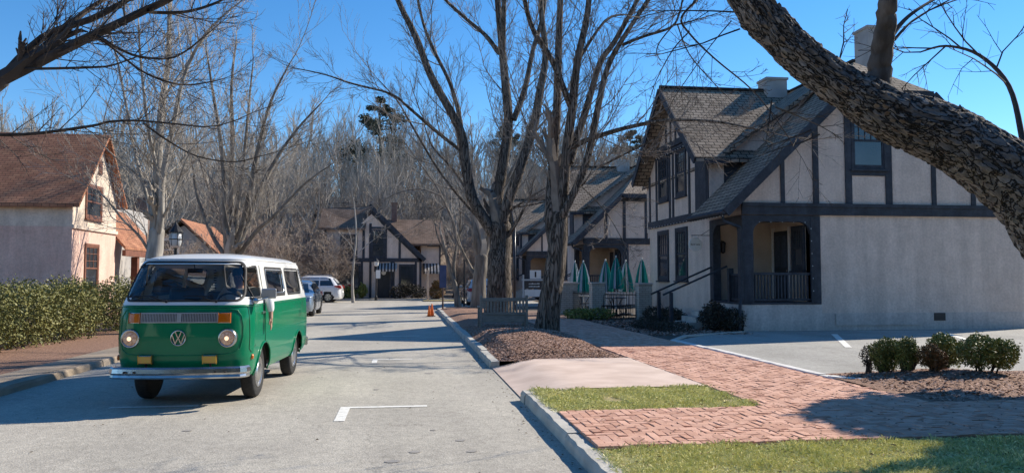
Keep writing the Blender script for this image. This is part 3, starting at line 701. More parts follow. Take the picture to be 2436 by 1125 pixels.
# doors: seams, handles, louvres, mirrors
def sidep(x, z, s, o=.0015): return (x, s*(plan_side(x, z)+o), z)
for s in (1, -1):
    mb = MB()
    seam = [(.70,1.235)]+[(.70-.0*i,1.2-.07*i) for i in range(8)]+[(.66,.66),(.52,.74)]
    mb.tube([sidep(x,z,s) for x,z in seam], .006, 5); mb.build('door_seam', GAP, van, uv=False); mb = MB()
    mb.tube([sidep(-.02,z,s) for z in [1.76,1.5,1.24,1.1,.95,.80,.745]], .006, 5)
    if s == -1: mb.tube([sidep(-.45,z,s) for z in (1.24,.8,.46)], .006, 5); mb.tube([sidep(-1.55,z,s) for z in (1.24,.8,.46)], .006, 5)
    mb.build('door_seam', GAP, van, uv=False)
    mb = MB(); p = Vector(sidep(.12,1.14,s,.02)); mb.bar(p+Vector((-.07,0,0)), p+Vector((.07,0,0)), .025, .022); mb.tube([p-Vector((0,s*.03,0)), p], .018, 8); mb.build('door_handle', CHR, van, bevel=.006)
    mb = MB()
    for k in range(9):
        z = 1.40+.043*k; x1 = vz(z, XR)+.26; mb.bar(sidep(x1-.13, z, s, .008), sidep(x1+.10, z, s, .008), .016, .022)
    lv = mb.build('air_louvre', VW_, van)
    mb = MB(); vs = []
    zz = [1.385+.04*k for k in range(10)]
    for z in zz: x1 = vz(z, XR)+.26; vs += [sidep(x1-.14, z, s, .004), sidep(x1-.03, z, s, .004), sidep(x1+.11, z, s, .004)]
    mb.add(vs, [[3*i+q, 3*i+q+1, 3*i+q+4, 3*i+q+3] for i in range(9) for q in (0,1)]); mb.build('louvre_backing', GRIL, lv, uv=False)
    # wing mirror on the driver's side
    if s < 0: continue
    b0 = Vector(sidep(.56, 1.30, s, 0)); c = Vector((.52, s*1.03, 1.395))
    mb = MB(); mb.tube([b0, b0+Vector((.03, s*.06, .0)), c+Vector((.03,0,-.05))], .011, 6); mb.lathe([(.045,-.02),(.04,.02),(.02,.05),(0,.055)], 14, b0+Vector((0,s*.02,0)), 'y'); arm = mb.build('wing_mirror', CHR, van, smooth=True, uv=False)
    mb = MB(); mb.box(c+Vector((-.015,-.10,-.065)), c+Vector((.02,.10,.065))); mb.build('mirror_head', SILV, arm, bevel=.018)
# tail lamp and rear plate area
for s in (1, -1):
    mb = MB(); z0 = .95; mb.box((-3.44, s*.58, .84), (-3.40, s*.76, 1.12)); mb.build('tail_lamp', REDL, van, bevel=.012)

# ------------------------------------------------------------------ the driver
SKIN = pm('skin', (.42,.24,.17), (.50,.30,.22), 6, .55); SHIRT = pm('white_shirt', (.70,.70,.70), (.78,.78,.78), 6, .9); HAIR = pm('dark_hair', (.03,.025,.02), (.05,.04,.03), 20, .7)
TROU = pm('trousers', (.05,.06,.09), (.07,.08,.11), 6, .9)
def skinned(name, nodes, edges, mat, parent, sub=2, root=0):
    me = bpy.data.meshes.new(name); me.from_pydata([p for p, r_ in nodes], edges, []); me.materials.append(mat)
    ob = bpy.data.objects.new(name, me); C.objects.link(ob); ob.parent = parent
    sk = ob.modifiers.new('skin', 'SKIN'); sk.use_smooth_shade = True
    if not me.skin_vertices: me.skin_vertices.new()
    for i, (p, r_) in enumerate(nodes): me.skin_vertices[0].data[i].radius = (r_, r_) if not isinstance(r_, tuple) else r_
    me.skin_vertices[0].data[root].use_root = True
    ss = ob.modifiers.new('sub', 'SUBSURF'); ss.levels = sub; ss.render_levels = sub
    return ob
drv = thing('person', 'driver in a white shirt with one arm hanging out of the van window', 'person')
drv.matrix_world = Matrix.Translation(Vector((-2.70, 10.98, 0))) @ Matrix.Rotation(R(-93), 4, 'Z') @ Matrix.Diagonal((1, .955, 1, 1))
hd = [((-.25,.42,.99),(.17,.14)), ((-.29,.42,1.15),(.15,.12)), ((-.32,.42,1.34),(.17,.11)), ((-.31,.42,1.45),.06), ((-.29,.42,1.50),.062), ((-.27,.42,1.57),(.088,.098)), ((-.275,.42,1.65),(.085,.092)), ((-.28,.42,1.71),.055),
      ((-.30,.62,1.39),.07), ((-.16,.80,1.36),.052), ((-.02,.905,1.335),.047), ((.0,.935,1.20),.040), ((.02,.945,1.09),.030), ((.025,.95,1.045),(.022,.036)), ((.03,.952,1.00),(.018,.040)),
      ((-.30,.22,1.39),.07), ((-.15,.17,1.20),.052), ((.06,.30,1.22),.036), ((.13,.33,1.24),.034),
      ((-.22,.54,.99),.09), ((.14,.56,1.0),.075), ((.22,.54,.62),.05), ((-.22,.30,.99),.09), ((.14,.28,1.0),.075), ((.22,.30,.62),.05)]
ed = [(0,1),(1,2),(2,3),(3,4),(4,5),(5,6),(6,7),(2,8),(8,9),(9,10),(10,11),(11,12),(12,13),(13,14),(2,15),(15,16),(16,17),(17,18),(0,19),(19,20),(20,21),(0,22),(22,23),(23,24)]
for k, (dx, ln, r_) in enumerate([(.030,.075,.0085),(.011,.085,.009),(-.009,.080,.009),(-.028,.062,.0078)]):
    b = len(hd); x0 = .03+dx
    hd += [((x0,.953,.975), r_*1.1), ((x0+.003,.957,.975-ln*.5), r_), ((x0+.002,.950,.975-ln), r_*.8)]; ed += [(14,b),(b,b+1),(b+1,b+2)]
b = len(hd); hd += [((.068,.945,1.03),.011), ((.085,.94,.995),.010), ((.088,.938,.965),.008)]; ed += [(13,b),(b,b+1),(b+1,b+2)]
body = skinned('body', hd, ed, SKIN, drv)
sh = [((-.25,.42,1.0),(.20,.165)), ((-.29,.42,1.15),(.18,.15)), ((-.32,.42,1.34),(.19,.135)), ((-.31,.42,1.435),.085), ((-.30,.62,1.39),.092), ((-.16,.80,1.36),.074), ((-.02,.905,1.34),.066), ((-.002,.932,1.22),.060), ((.015,.942,1.115),.050), ((-.30,.22,1.39),.09), ((-.15,.17,1.20),.07), ((.03,.28,1.215),.055)]
skinned('shirt', sh, [(0,1),(1,2),(2,3),(2,4),(4,5),(5,6),(6,7),(7,8),(2,9),(9,10),(10,11)], SHIRT, drv)
mb = MB()
for i in range(7):
    a0 = math.pi*.5*i/6; mb_r = .105*math.cos(a0)
mb.lathe([(.098,.0),(.104,.03),(.10,.07),(.08,.105),(.045,.125),(0,.132)], 20, (-.292,.42,1.615)); mb.build('hair', HAIR, drv, smooth=True, uv=False)
mb = MB()
for s in (1,-1): mb.lathe([(.0,.0),(.011,.004),(.011,.01),(0,.014)], 8, (-.19,.42+s*.033,1.60), 'x')
mb.prism([(-.185,.405,1.575),(-.185,.435,1.575),(-.178,.42,1.605)], (.03,0,-.005)); mb.build('face', pm('face_detail',(.32,.17,.12),(.36,.2,.14),6,.6), drv, uv=False)
# ------------------------------------------------------------------ houses
def ubox(mb, pt, u0, u1, v0, v1, o0, o1):
    mb.prism([pt(u0,v0,o0), pt(u1,v0,o0), pt(u1,v1,o0), pt(u0,v1,o0)], Vector(pt(u0,v0,o1))-Vector(pt(u0,v0,o0)))
def PX(x0): return lambda u, v, o: (x0-o, u, v)      # wall facing -x
def PXp(x0): return lambda u, v, o: (x0+o, u, v)     # wall facing +x
def PY(y0): return lambda u, v, o: (u, y0-o, v)      # wall facing -y
def window(par, pt, u0, u1, v0, v1, fm, fw=.11, bars=3, rows=1, sash=True, sill=True, name='window', proud=.05):
    mb = MB()
    ubox(mb, pt, u0-fw, u0, v0-fw, v1+fw, -.02, proud); ubox(mb, pt, u1, u1+fw, v0-fw, v1+fw, -.02, proud)
    ubox(mb, pt, u0, u1, v1, v1+fw, -.02, proud-.003); ubox(mb, pt, u0, u1, v0-fw, v0, -.02, proud-.003)
    f = mb.build(name, fm, par, bevel=.008)
    mb = MB(); mb.add([pt(u0,v0,.006), pt(u1,v0,.006), pt(u1,v1,.006), pt(u0,v1,.006)], [(0,1,2,3)]); mb.build('pane', WGLASS, f)
    mb = MB(); m = (v0+v1)/2; s_ = .03
    ubox(mb, pt, u0, u0+.05, v0, v1, .004, .030); ubox(mb, pt, u1-.05, u1, v0, v1, .004, .030)
    ubox(mb, pt, u0+.05, u1-.05, v0, v0+.07, .004, .029); ubox(mb, pt, u0+.05, u1-.05, v1-.05, v1, .004, .029)
    lo = v0
    if sash: ubox(mb, pt, u0+.05, u1-.05, m-.03, m+.03, .004, .032); lo = m
    for i in range(1, bars+1):
        u = u0+(u1-u0)*i/(bars+1); ubox(mb, pt, u-.011, u+.011, lo, v1, .004, .022)
    for i in range(1, rows+1):
        v = lo+(v1-lo)*i/(rows+1); ubox(mb, pt, u0, u1, v-.011, v+.011, .004, .0205)
    mb.build('glazing_bars', fm, f)
    if sill:
        mb = MB(); ubox(mb, pt, u0-fw-.04, u1+fw+.04, v0-fw-.05, v0-fw-.001, -.02, proud+.05); mb.build('sill', fm, f)
    return f
def slab(poly, th=.13):
    mb = MB(); mb.prism(poly, (0,0,-th)); return mb
def beam(mb, pt, pts, wd, o0, o1):
    """timber following points in the wall plane"""
    for (u0,v0),(u1,v1) in zip(pts[:-1], pts[1:]):
        d = Vector((u1-u0, v1-v0)); n = Vector((-d.y, d.x)).normalized()*wd/2
        mb.prism([pt(u0-n.x,v0-n.y,o0), pt(u1-n.x,v1-n.y,o0), pt(u1+n.x,v1+n.y,o0), pt(u0+n.x,v0+n.y,o0)], Vector(pt(u0,v0,o1))-Vector(pt(u0,v0,o0)))
def lightstring(mb, pts, step=.28, r_=.018):
    for a, b in zip(pts[:-1], pts[1:]):
        a = Vector(a); b = Vector(b); k = max(1, int((b-a).length/step))
        for i in range(k):
            p = a+(b-a)*(i+.5)/k; mb.add([p+Vector(q)*r_ for q in ((1,0,0),(-1,0,0),(0,1,0),(0,-1,0),(0,0,1),(0,0,-1))], [(0,2,4),(2,1,4),(1,3,4),(3,0,4),(2,0,5),(1,2,5),(3,1,5),(0,3,5)])
def tudor(label, loc, hip=False, full=True):
    h = thing('tudor_house', label, 'house', loc)
    ridge = 8.05
    # walls
    mb = MB()
    mb.prism([(0,2.35,0),(0,8.3,0),(0,8.3,5.33),(0,5.3,7.93),(0,2.35,5.33)], (5.5,0,0))
    mb.build('gable_wall', STUC, h)
    mb = MB()
    if not hip: mb.prism([(0,.0,3.2),(9.1,0,3.2),(9.0,0,3.42),(5.72,0,6.55),(2.84,0,6.55),(0,0,3.80)], (0,2.34,0))
    else: mb.prism([(0,.0,3.2),(9.1,0,3.2),(9.1,0,5.72),(2.0,0,5.72),(0,0,3.80)], (0,2.34,0))
    mb.prism([(0,2.352,3.2),(9.1,2.352,3.2),(9.0,2.352,3.4),(4.28,2.352,7.9),(.1,2.352,4.98),(.1,2.352,3.2)][1:], (0,6.6,0))
    mb.build('upper_wall', STUC, h)
    mb = MB(); mb.box((2.02,.012,0),(9.1,8.9,3.2)); mb.box((2.0,.02,.7),(2.30,2.3,3.2)); mb.build('ground_floor_wall', STUC, h)
    mb = MB(); mb.box((-.02,-.012,-.1),(2.32,2.345,.70)); mb.box((2.32,-.006,-.1),(9.12,.5,.45)); mb.build('porch_base', STUCP, h)
    # porch recess
    mb = MB(); mb.box((-.04,-.03,.70),(2.0,2.345,.76)); mb.build('porch_floor', TIMB, h)
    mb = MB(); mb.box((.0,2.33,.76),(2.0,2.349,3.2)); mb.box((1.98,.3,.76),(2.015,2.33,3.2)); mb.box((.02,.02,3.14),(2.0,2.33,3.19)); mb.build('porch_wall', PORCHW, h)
    pw = PX(1.98)
    mb = MB(); ubox(mb, pw, 1.15, 2.05, .76, 2.85, 0, .045)
    d = mb.build('door', DARK, h, bevel=.01)
    mb = MB()
    for v0, v1 in ((.95,1.6),(1.75,2.7)):
        for u0, u1 in ((1.24,1.56),(1.64,1.96)): ubox(mb, pw, u0, u1, v0, v1, .04, .056)
    mb.build('door_panels', TIMB, d, bevel=.01)
    mb = MB(); mb.lathe([(.03,0),(.035,.03),(.0,.05)], 10, (1.925,1.24,1.65), 'x'); mb.build('door_knob', CHR, d)
    mb = MB(); ubox(mb, pw, 1.04, 1.15, .76, 2.96, 0, .06); ubox(mb, pw, 2.05, 2.16, .76, 2.96, 0, .06); mb.build('door_trim', STUCP, d)
    window(h, pw, .35, .88, 1.75, 2.85, TIMB, bars=4, rows=1, fw=.1)
    # porch posts, header with curved braces, railings
    for a_, b_ in (((-.035,-.035,.76),(.30,.30,3.2)), ((2.0,-.036,.70),(2.30,.25,3.2)), ((-.03,2.05,.76),(.22,2.33,3.2))): mb = MB(); mb.box(a_, b_); mb.build('porch_post', TIMB, h, bevel=.015)
    mb = MB(); mb.box((.30,-.03,3.02),(2.0,.2,3.2)); mb.box((-.03,.30,3.02),(.2,2.05,3.2))
    for cx, sg in ((.30,1),(2.0,-1)):
        P = [(cx,-.025,3.02)] + [(cx+sg*(.34-.34*math.sin(t)), -.025, 2.68+.34*math.cos(t)) for t in [math.pi/2*i/8 for i in range(9)]]
        mb.prism(P, (0,.12,0))
    for cy, sg in ((.30,1),(2.05,-1)):
        P = [(-.025,cy,3.02)] + [(-.025, cy+sg*(.34-.34*math.sin(t)), 2.68+.34*math.cos(t)) for t in [math.pi/2*i/8 for i in range(9)]]
        mb.prism(P, (.12,0,0))
    mb.build('porch_header', TIMB, h)
    mb = MB(); mb.box((.30,.02,1.52),(2.0,.12,1.59)); mb.box((.30,.03,.80),(2.0,.10,.86))
    for i in range(17): x = .37+1.56*i/16; mb.box((x-.018,.045,.86),(x+.018,.085,1.52))
    mb.box((.03,.30,1.50),(.12,.92,1.56)); mb.box((.04,.30,.80),(.10,.92,.86)); mb.box((-.02,.92,.76),(.12,1.06,1.72))
    for i in range(6): y = .36+.52*i/5; mb.box((.055,y-.018,.86),(.085,y+.018,1.5))
    mb.build('porch_railing', TIMB, h)
    mb = MB()
    for i in range(4): mb.box((-.32*(4-i)-.02, 1.06, -.1), (-.32*(3-i)-.021, 2.25, .15*(i+1)))
    mb.build('steps', CONC, h)
    for y in (1.1, 2.2):
        mb = MB(); mb.bar((-1.95,y,.95),(.0,y,1.78),.06,.05); mb.box((-1.75,y-.045,-.05),(-1.66,y+.045,1.02)); mb.build('handrail', TIMB, h)
    # timber frame
    mb = MB(); F = PY(0); G_ = PX(0)
    ubox(mb, F, -.03, 9.15, 3.21, 3.50, -.01, .07)
    ubox(mb, F, -.03, 9.15, 3.44, 3.54, -.01, .10)
    if not hip:
        for x, z0, z1, wd in [(1.2,3.54,4.85,.12),(2.2,3.54,5.85,.17),(3.20,3.54,6.5,.2),(4.44,3.54,6.5,.2),(5.85,3.54,6.0,.14),(7.1,3.54,4.9,.14),(8.2,3.54,3.95,.14)]: ubox(mb, F, x-wd/2, x+wd/2, z0, z1, -.01, .035)
        ubox(mb, F, 3.30, 4.34, 4.36, 4.52, -.01, .033)
        beam(mb, F, [(-.45,3.30),(2.94,6.60),(5.62,6.60),(9.05,3.30)], .22, -.01, .055)
    else:
        for x, z1 in [(1.2,4.85),(2.2,5.6),(3.4,5.6),(4.6,5.6)]: ubox(mb, F, x-.08, x+.08, 3.54, z1, -.01, .035)
        beam(mb, F, [(-.45,3.30),(1.95,5.65)], .22, -.01, .055); ubox(mb, F, 1.9, 9.15, 5.5, 5.7, -.01, .05)
        ubox(mb, F, 2.3, 2.42, .75, 3.21, -.01, .05)
    ubox(mb, G_, 2.32, 8.33, 3.30, 3.55, -.01, .07); ubox(mb, G_, 3.5, 7.1, 6.02, 6.22, -.01, .10); ubox(mb, G_, 3.3, 7.3, 5.90, 6.0, -.01, .06)
    for y in (8.22, 7.42, 5.95, 5.60, 4.02, 3.4, 2.45): ubox(mb, G_, y-.07, y+.07, 3.55, 5.9 if 2.9 < y < 7.8 else 5.3, -.01, .035)
    for y in (4.3,4.8,5.3,5.8,6.3): ubox(mb, G_, y-.06, y+.06, 6.22, 7.9-.88*abs(y-5.3)-.1, -.01, .035)
    for i in range(20): ubox(mb, G_, 3.3+.2*i, 3.4+.2*i, 5.80, 5.90, -.01, .09)
    ubox(mb, PX(0), 2.5, 3.35, 3.6, 5.2, -.01, .05)
    # dark window strip on the cheek wall under the upper roof
    ubox(mb, PY(2.352), .48, 1.06, 4.0, 5.35, -.01, .03)
    mb.build('timber_frame', TIMB, h)
    # windows
    for y0, y1 in ((6.23,7.20),(4.35,5.28)): window(h, PX(0), y0, y1, 1.45, 3.05, TIMB, bars=3, rows=1)
    for y0, y1 in ((6.2,7.05),(4.4,5.2)): window(h, PX(0), y0, y1, 4.32, 5.75, TIMB, bars=3, rows=1)
    if not hip: window(h, PY(0), 3.36, 4.30, 4.60, 6.15, TIMB, bars=4, rows=1, fw=.06)
    # roofs
    E = -.40
    if not hip:
        R1 = [(-.62,E,3.33),(2.94,E,6.76),(4.28,1.34,8.05),(4.28,2.35,8.05),(-.62,2.35,3.33)]
        Rr = [(9.18,E,3.33),(9.18,9.2,3.33),(4.28,9.2,8.05),(4.28,1.34,8.05),(5.62,E,6.76)]
        Rh = [(2.94,E,6.76),(5.62,E,6.76),(4.28,1.34,8.05)]
    else:
        R1 = [(-.62,E,3.33),(2.0,E,5.86),(4.28,3.2,8.05),(-.62,3.2,3.33)]
        Rr = [(9.5,E,5.86),(9.5,9.2,5.86),(4.28,9.2,8.05),(4.28,3.2,8.05)]
        Rh = [(2.0,E,5.86),(9.5,E,5.86),(4.28,3.2,8.05)]
    R2 = [(-.02,2.04,5.03),(4.28,2.04,8.07),(4.28,9.2,8.07),(-.02,9.2,5.03)]
    Ga = [(-.58,2.0,5.12),(5.0,2.0,5.12),(5.0,5.3,8.05),(-.58,5.3,8.05)]
    Gb = [(-.58,8.6,5.12),(-.58,5.3,8.05),(5.0,5.3,8.05),(5.0,8.6,5.12)]
    for nm, P in (('main_roof',R1),('main_roof',Rr),('hip_roof',Rh),('rear_roof',R2),('gable_roof',Ga),('gable_roof',Gb)): slab(P).build(nm, ROOF, h)
    mb = MB()
    for a, b in (((-.60,2.0,5.02),(-.60,5.3,7.95)),((-.60,8.6,5.02),(-.60,5.3,7.95)),((-.66,E-.03,3.22),(2.94,E-.03,6.66)) if not hip else ((-.66,E-.03,3.22),(2.0,E-.03,5.76))): mb.bar(a, b, .05, .24)
    if not hip: mb.bar((2.94,E-.03,6.66),(5.62,E-.03,6.66),.05,.2); mb.bar((5.62,E-.03,6.66),(9.2,E-.03,3.22),.05,.24)
    else: mb.bar((1.95,E-.03,5.76),(9.5,E-.03,5.76),.05,.22)
    mb.bar((-.3,2.02,5.0),(.5,2.02,5.0),.05,.12)
    mb.bar((-.64,E,3.24),(-.64,2.34,3.24),.05,.16)
    mb.build('bargeboard', TIMB, h)
    mb = MB(); mb.tube([(-.72,E-.02,3.24),(-.72,2.3,3.24)], .065, 8); mb.tube([(-.72,E+.1,3.22),(-.6,-.1,3.02),(-.12,-.09,2.84),(-.09,-.09,2.6),(-.09,-.09,.9),(-.16,-.12,.7),(-.2,-.14,.02)], .045, 8); mb.build('gutter', TIMB, h, uv=False)
    mb = MB(); mb.tube([(.0-.58,5.3,8.08),(4.3,5.3,8.08)], .07, 6); mb.tube([(4.28,1.34 if not hip else 3.2,8.09),(4.28,9.2,8.09)], .07, 6); mb.build('ridge_cap', ROOF, h, uv=False)
    # chimneys
    mb = MB(); mb.box((3.25,5.0,7.0),(4.0,5.7,8.42)); mb.box((3.21,4.96,8.42),(4.04,5.74,8.5)); mb.build('chimney', GSTUC, h)
    if not hip:
        mb = MB(); mb.box((5.32,2.2,6.2),(6.12,2.95,9.45)); mb.box((5.28,2.16,9.45),(6.16,2.99,9.53)); mb.build('chimney', GSTUC, h)
    mb = MB(); mb.box((2.72,-.03,.10),(5.35,-.005,.43)); mb.build('plinth_board', STUCP, h)
    mb = MB(); mb.box((5.75,-.02,.22),(6.1,-.005,.44)); mb.build('wall_vent', DARK, h)
    if full:
        mb = MB(); pc = Vector((.35,2.2,2.35)); mb.lathe([(.03,.22),(.1,.16),(.09,.1),(.075,-.12),(.03,-.16)], 8, pc); mb.tube([pc+Vector((0,.0,.2)), pc+Vector((0,.12,.24))], .015, 5); mb.build('porch_lantern', BLACKM, h)
    # strings of small white bulbs
    if full:
        mb = MB(); lightstring(mb, [(-.70,E,3.14),(-.70,2.3,3.14)], .2); lightstring(mb, [(-.09,2.4,3.32),(-.09,8.3,3.32)], .3); lightstring(mb, [(-.05,8.35,6),(-.05,8.35,1.0)], .35); lightstring(mb, [(.3,-.06,3.0),(2.0,-.06,3.0),(2.05,-.06,.9)], .32); lightstring(mb, [(-.12,3.4,5.84),(-.12,7.2,5.84)], .25)
        ls = mb.build('string_lights', WHITEP, uv=False, loc=loc); tag(ls, 'string of tiny white bulbs along eaves and porch of the near timbered house', 'string lights')
    return h
tudor('near grey timbered house with railed corner porch and tall pale chimney', (9.32, 20.6, .15))
tudor('second grey timbered house, behind the folded green umbrellas', (9.32, 40.1, .15), hip=True, full=False)
tudor('distant timbered house seen between the two large tree trunks', (9.32, 59.6, .10), full=False)
# round hanging sign
sg = thing('hanging_sign', 'white round sign with small dark lettering hanging beside the porch', 'sign', (8.86, 23.0, 2.62))
mb = MB(); mb.lathe([(0,-.018),(.20,-.018),(.212,-.008),(.212,.008),(.20,.018),(0,.018)], 32, (0,0,0), 'y'); mb.build('sign_board', WHITEP, sg)
mb = MB(); mb.tube([(.46,0,.28),(-.12,0,.28)], .012, 6)
for x in (-.1,.1): mb.tube([(x,0,.28),(x,0,.18)], .005, 4)
mb.tube([(.46,0,.45),(.2,0,.29)], .008, 5); mb.build('bracket', BLACKM, sg, uv=False)
def text(name, s, size, mat, par, loc, rot, ext=.002):
    cu = bpy.data.curves.new(name, 'FONT'); cu.body = s; cu.size = size; cu.align_x = 'CENTER'; cu.align_y = 'CENTER'; cu.extrude = ext
    t_ = bpy.data.objects.new(name, cu); me = bpy.data.meshes.new_from_object(t_); bpy.data.objects.remove(t_)
    me.materials.append(mat); o_ = bpy.data.objects.new(name, me); C.objects.link(o_); o_.parent = par; o_.location = loc; o_.rotation_euler = rot; return o_
text('lettering', 'Bark Lane', .075, BLACKM, sg, (0,-.021,.0), (R(90),0,0))

# far house across the junction
fh = thing('corner_house', 'brown roofed timbered shop with striped awnings across the junction', 'house', (0, 57, .1))
mb = MB(); mb.prism([(-5.75,0,0),(1.15,0,0),(1.15,0,2.85),(-2.4,0,6.15),(-3.6,0,5.0),(-5.75,0,5.0)], (0,7,0)); mb.build('wall', STUC, fh)
mb = MB(); mb.box((1.15,1.5,0),(2.6,8,4.0)); mb.build('side_wall', STUC, fh)
mb = MB(); f_ = PY(0)
ubox(mb, f_, -5.8, 1.2, 2.62, 2.9, -.01, .06)
for x, z1 in ((-5.68,5),(-3.0,5),(-2.52,5.4),(-1.42,5.0),(-.42,4.2)): ubox(mb, f_, x-.09, x+.09, 2.9, z1, -.01, .04)
ubox(mb, f_, -2.5, -.9, 5.0, 5.16, -.01, .045); beam(mb, f_, [(1.2,2.7),(-2.6,6.35)], .2, -.01, .06)
for x in (-5.68,-4.75,-3.1,-2.5,-1.0,-.85,.75,1.08): ubox(mb, f_, x-.08, x+.08, 0, 2.62, -.01, .05)
ubox(mb, PY(1.5), 1.6, 2.65, 3.8, 4.0, -.01, .06); ubox(mb, PY(1.5), 2.5, 2.62, 0, 4, -.01, .05); mb.build('timber_frame', TIMB, fh)
window(fh, f_, -4.55, -3.55, 3.1, 4.5, TIMB, bars=2, rows=1); window(fh, f_, -2.38, -1.56, 3.0, 4.85, TIMB, bars=1, rows=1, name='tall_window')
window(fh, f_, -4.6, -3.3, .7, 2.4, TIMB, bars=2, rows=2, sash=False, name='shop_window'); window(fh, f_, -.35, .6, .7, 2.35, TIMB, bars=1, rows=1, sash=False, name='shop_window')
mb = MB(); ubox(mb, f_, -2.0, -1.1, .05, 2.1, 0, .05); dr = mb.build('door', DARK, fh)
mb = MB(); mb.lathe([(0,-.02),(.16,-.02),(.16,.0),(0,0)], 20, (-1.55,-.08,1.85), 'y'); mb.build('door_plaque', WHITEP, dr)
mb = MB(); ubox(mb, f_, -2.38, -2.08, .3, 1.9, 0, .04); mb.build('menu_board', STUCP, fh)
def awning(x0, x1, n_, yb, z0, z1, dep):
    mb = MB()
    for i in range(n_):
        a, b = x0+(x1-x0)*i/n_, x0+(x1-x0)*(i+1)/n_; mb.mi = i % 2
        mb.prism([(a,yb,z1),(b,yb,z1),(b,yb-dep,z0),(a,yb-dep,z0)], (0,0,-.03)); mb.prism([(a,yb-dep,z0),(b,yb-dep,z0),(b,yb-dep,z0-.18),(a,yb-dep,z0-.18)], (0,-.015,0))
    return mb.build('awning', [BLACKM, GSTUC], fh)
awning(-2.2, -.6, 14, -.06, 2.1, 2.55, .7); awning(1.3, 2.6, 11, 1.44, 1.95, 2.55, .75)
for P in ([(-2.6,-.35,6.75),(-2.6,5,6.75),(1.35,5,2.85),(1.35,-.35,2.85)], [(-6.1,-.4,5.05),(-2.9,-.4,5.05),(-2.55,1.4,6.78),(-3.5,1.6,6.8),(-6.1,1.6,6.6)], [(-6.1,1.6,6.6),(-2.6,1.4,6.8),(-2.6,6,4),(-6.1,6,4)]): slab(P, .15).build('roof', ROOFB, fh)
for P in ([(-1.2,1.0,4.0),(3.0,1.0,4.0),(2.8,4.2,6.0),(-1.6,4.2,6.0)], [(-1.6,4.2,6.0),(2.8,4.2,6.0),(2.8,8,3.9),(-1.6,8,3.9)]): slab(P, .15).build('rear_roof', ROOFB, fh)
mb = MB(); mb.bar((-2.6,-.38,6.7),(1.4,-.38,2.75),.06,.28); mb.build('bargeboard', TIMB, fh)
mb = MB(); mb.box((-1.1,3.9,5.2),(-.68,4.4,7.25)); mb.box((-1.14,3.86,7.25),(-.64,4.44,7.33)); mb.build('chimney', FBRICK, fh)
# sunlit cream house on the left
ph = thing('cream_house', 'sunlit cream and pink stucco house with red brown roof, behind the hedge', 'house', (-12.6, 34.2, .1))
mb = MB(); mb.prism([(0,-2.6,3.45),(0,1.9,3.45),(0,1.9,4.75),(0,.0,7.15),(0,-2.6,4.35)], (-9,0,0)); mb.build('upper_wall', CREAM, ph)
mb = MB(); mb.box((0,-2.6,0),(-9,1.9,3.45)); mb.build('lower_wall', PINKS, ph)
mb = MB(); mb.box((-1.2,1.9,0),(-9,10,4.9)); mb.build('rear_wall', GSTUC, ph)
mb = MB(); q = PXp(0); ubox(mb, q, -2.65, 1.95, 3.38, 3.52, -.01, .08); mb.build('string_course', CREAM, ph)
window(ph, q, -1.35, .12, 3.95, 5.15, RTRIM, bars=2, rows=1); window(ph, q, -1.3, -.1, 1.0, 2.75, RTRIM, bars=2, rows=2, sash=True)
mb = MB(); ubox(mb, q, -.22, .12, 5.75, 6.35, -.01, .04)
v_ = mb.build('gable_vent', RTRIM, ph)
mb = MB()
for i in range(6): ubox(mb, q, -.2, .1, 5.78+.1*i, 5.82+.1*i, .03, .06)
mb.build('vent_slats', RTRIM, v_)
slab([(.35,2.25,4.65),(.35,0,7.45),(-9,0,7.45),(-9,2.25,4.65)], .14).build('roof', ROOFR, ph); slab([(.35,0,7.45),(.35,-2.9,4.3),(-9,-2.9,4.3),(-9,0,7.45)], .14).build('roof', ROOFR, ph)
slab([(.4,1.95,2.85),(.4,6.6,2.85),(-1.25,6.6,4.75),(-1.25,1.95,4.75)], .14).build('porch_roof', ROOFR, ph)
slab([(-1.6,1.2,4.95),(-.6,1.9,5.1),(-.6,4.2,4.8),(-1.2,4.6,4.9),(-3.4,4.0,6.4),(-3.4,1.6,6.4)], .14).build('dormer_roof', ROOFR, ph)
mb = MB(); mb.box((.25,2.0,2.45),(.4,6.6,2.72)); 
for y in (3.9, 6.4): mb.box((.05,y-.14,0),(.33,y+.14,2.45))
mb.build('porch_frame', RTRIM, ph)
window(ph, PXp(-1.2), 2.3, 3.2, .4, 2.4, RTRIM, bars=1, rows=2, sash=False); window(ph, PXp(-1.2), 2.5, 3.9, 3.9, 4.7, CREAM, bars=1, rows=0, sash=False)
# grey gabled house further up the left side
gh = thing('gabled_house', 'shaded grey house with a steep orange lit roof slope behind the pale trees', 'house', (-13.5, 50, .1))
mb = MB(); mb.prism([(-6,0,0),(3.3,0,0),(3.3,0,1.6),(0.0,0,4.7),(-6,0,1.2)], (0,8,0)); mb.build('wall', GSTUC, gh)
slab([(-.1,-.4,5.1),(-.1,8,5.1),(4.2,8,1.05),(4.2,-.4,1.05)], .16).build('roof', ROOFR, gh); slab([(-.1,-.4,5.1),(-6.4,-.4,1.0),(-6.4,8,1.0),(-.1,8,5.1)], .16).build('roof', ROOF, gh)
mb = MB(); mb.box((-2.8,-.6,0),(-2.0,.0,6.2)); mb.box((-2.85,-.65,6.2),(-1.95,.05,6.32)); mb.build('chimney', FBRICK, gh)
window(gh, PY(0), -1.2, -.3, 2.6, 3.8, WHITEP, bars=1, rows=1); window(gh, PY(0), .2, 1.1, .8, 2.2, WHITEP, bars=1, rows=1)
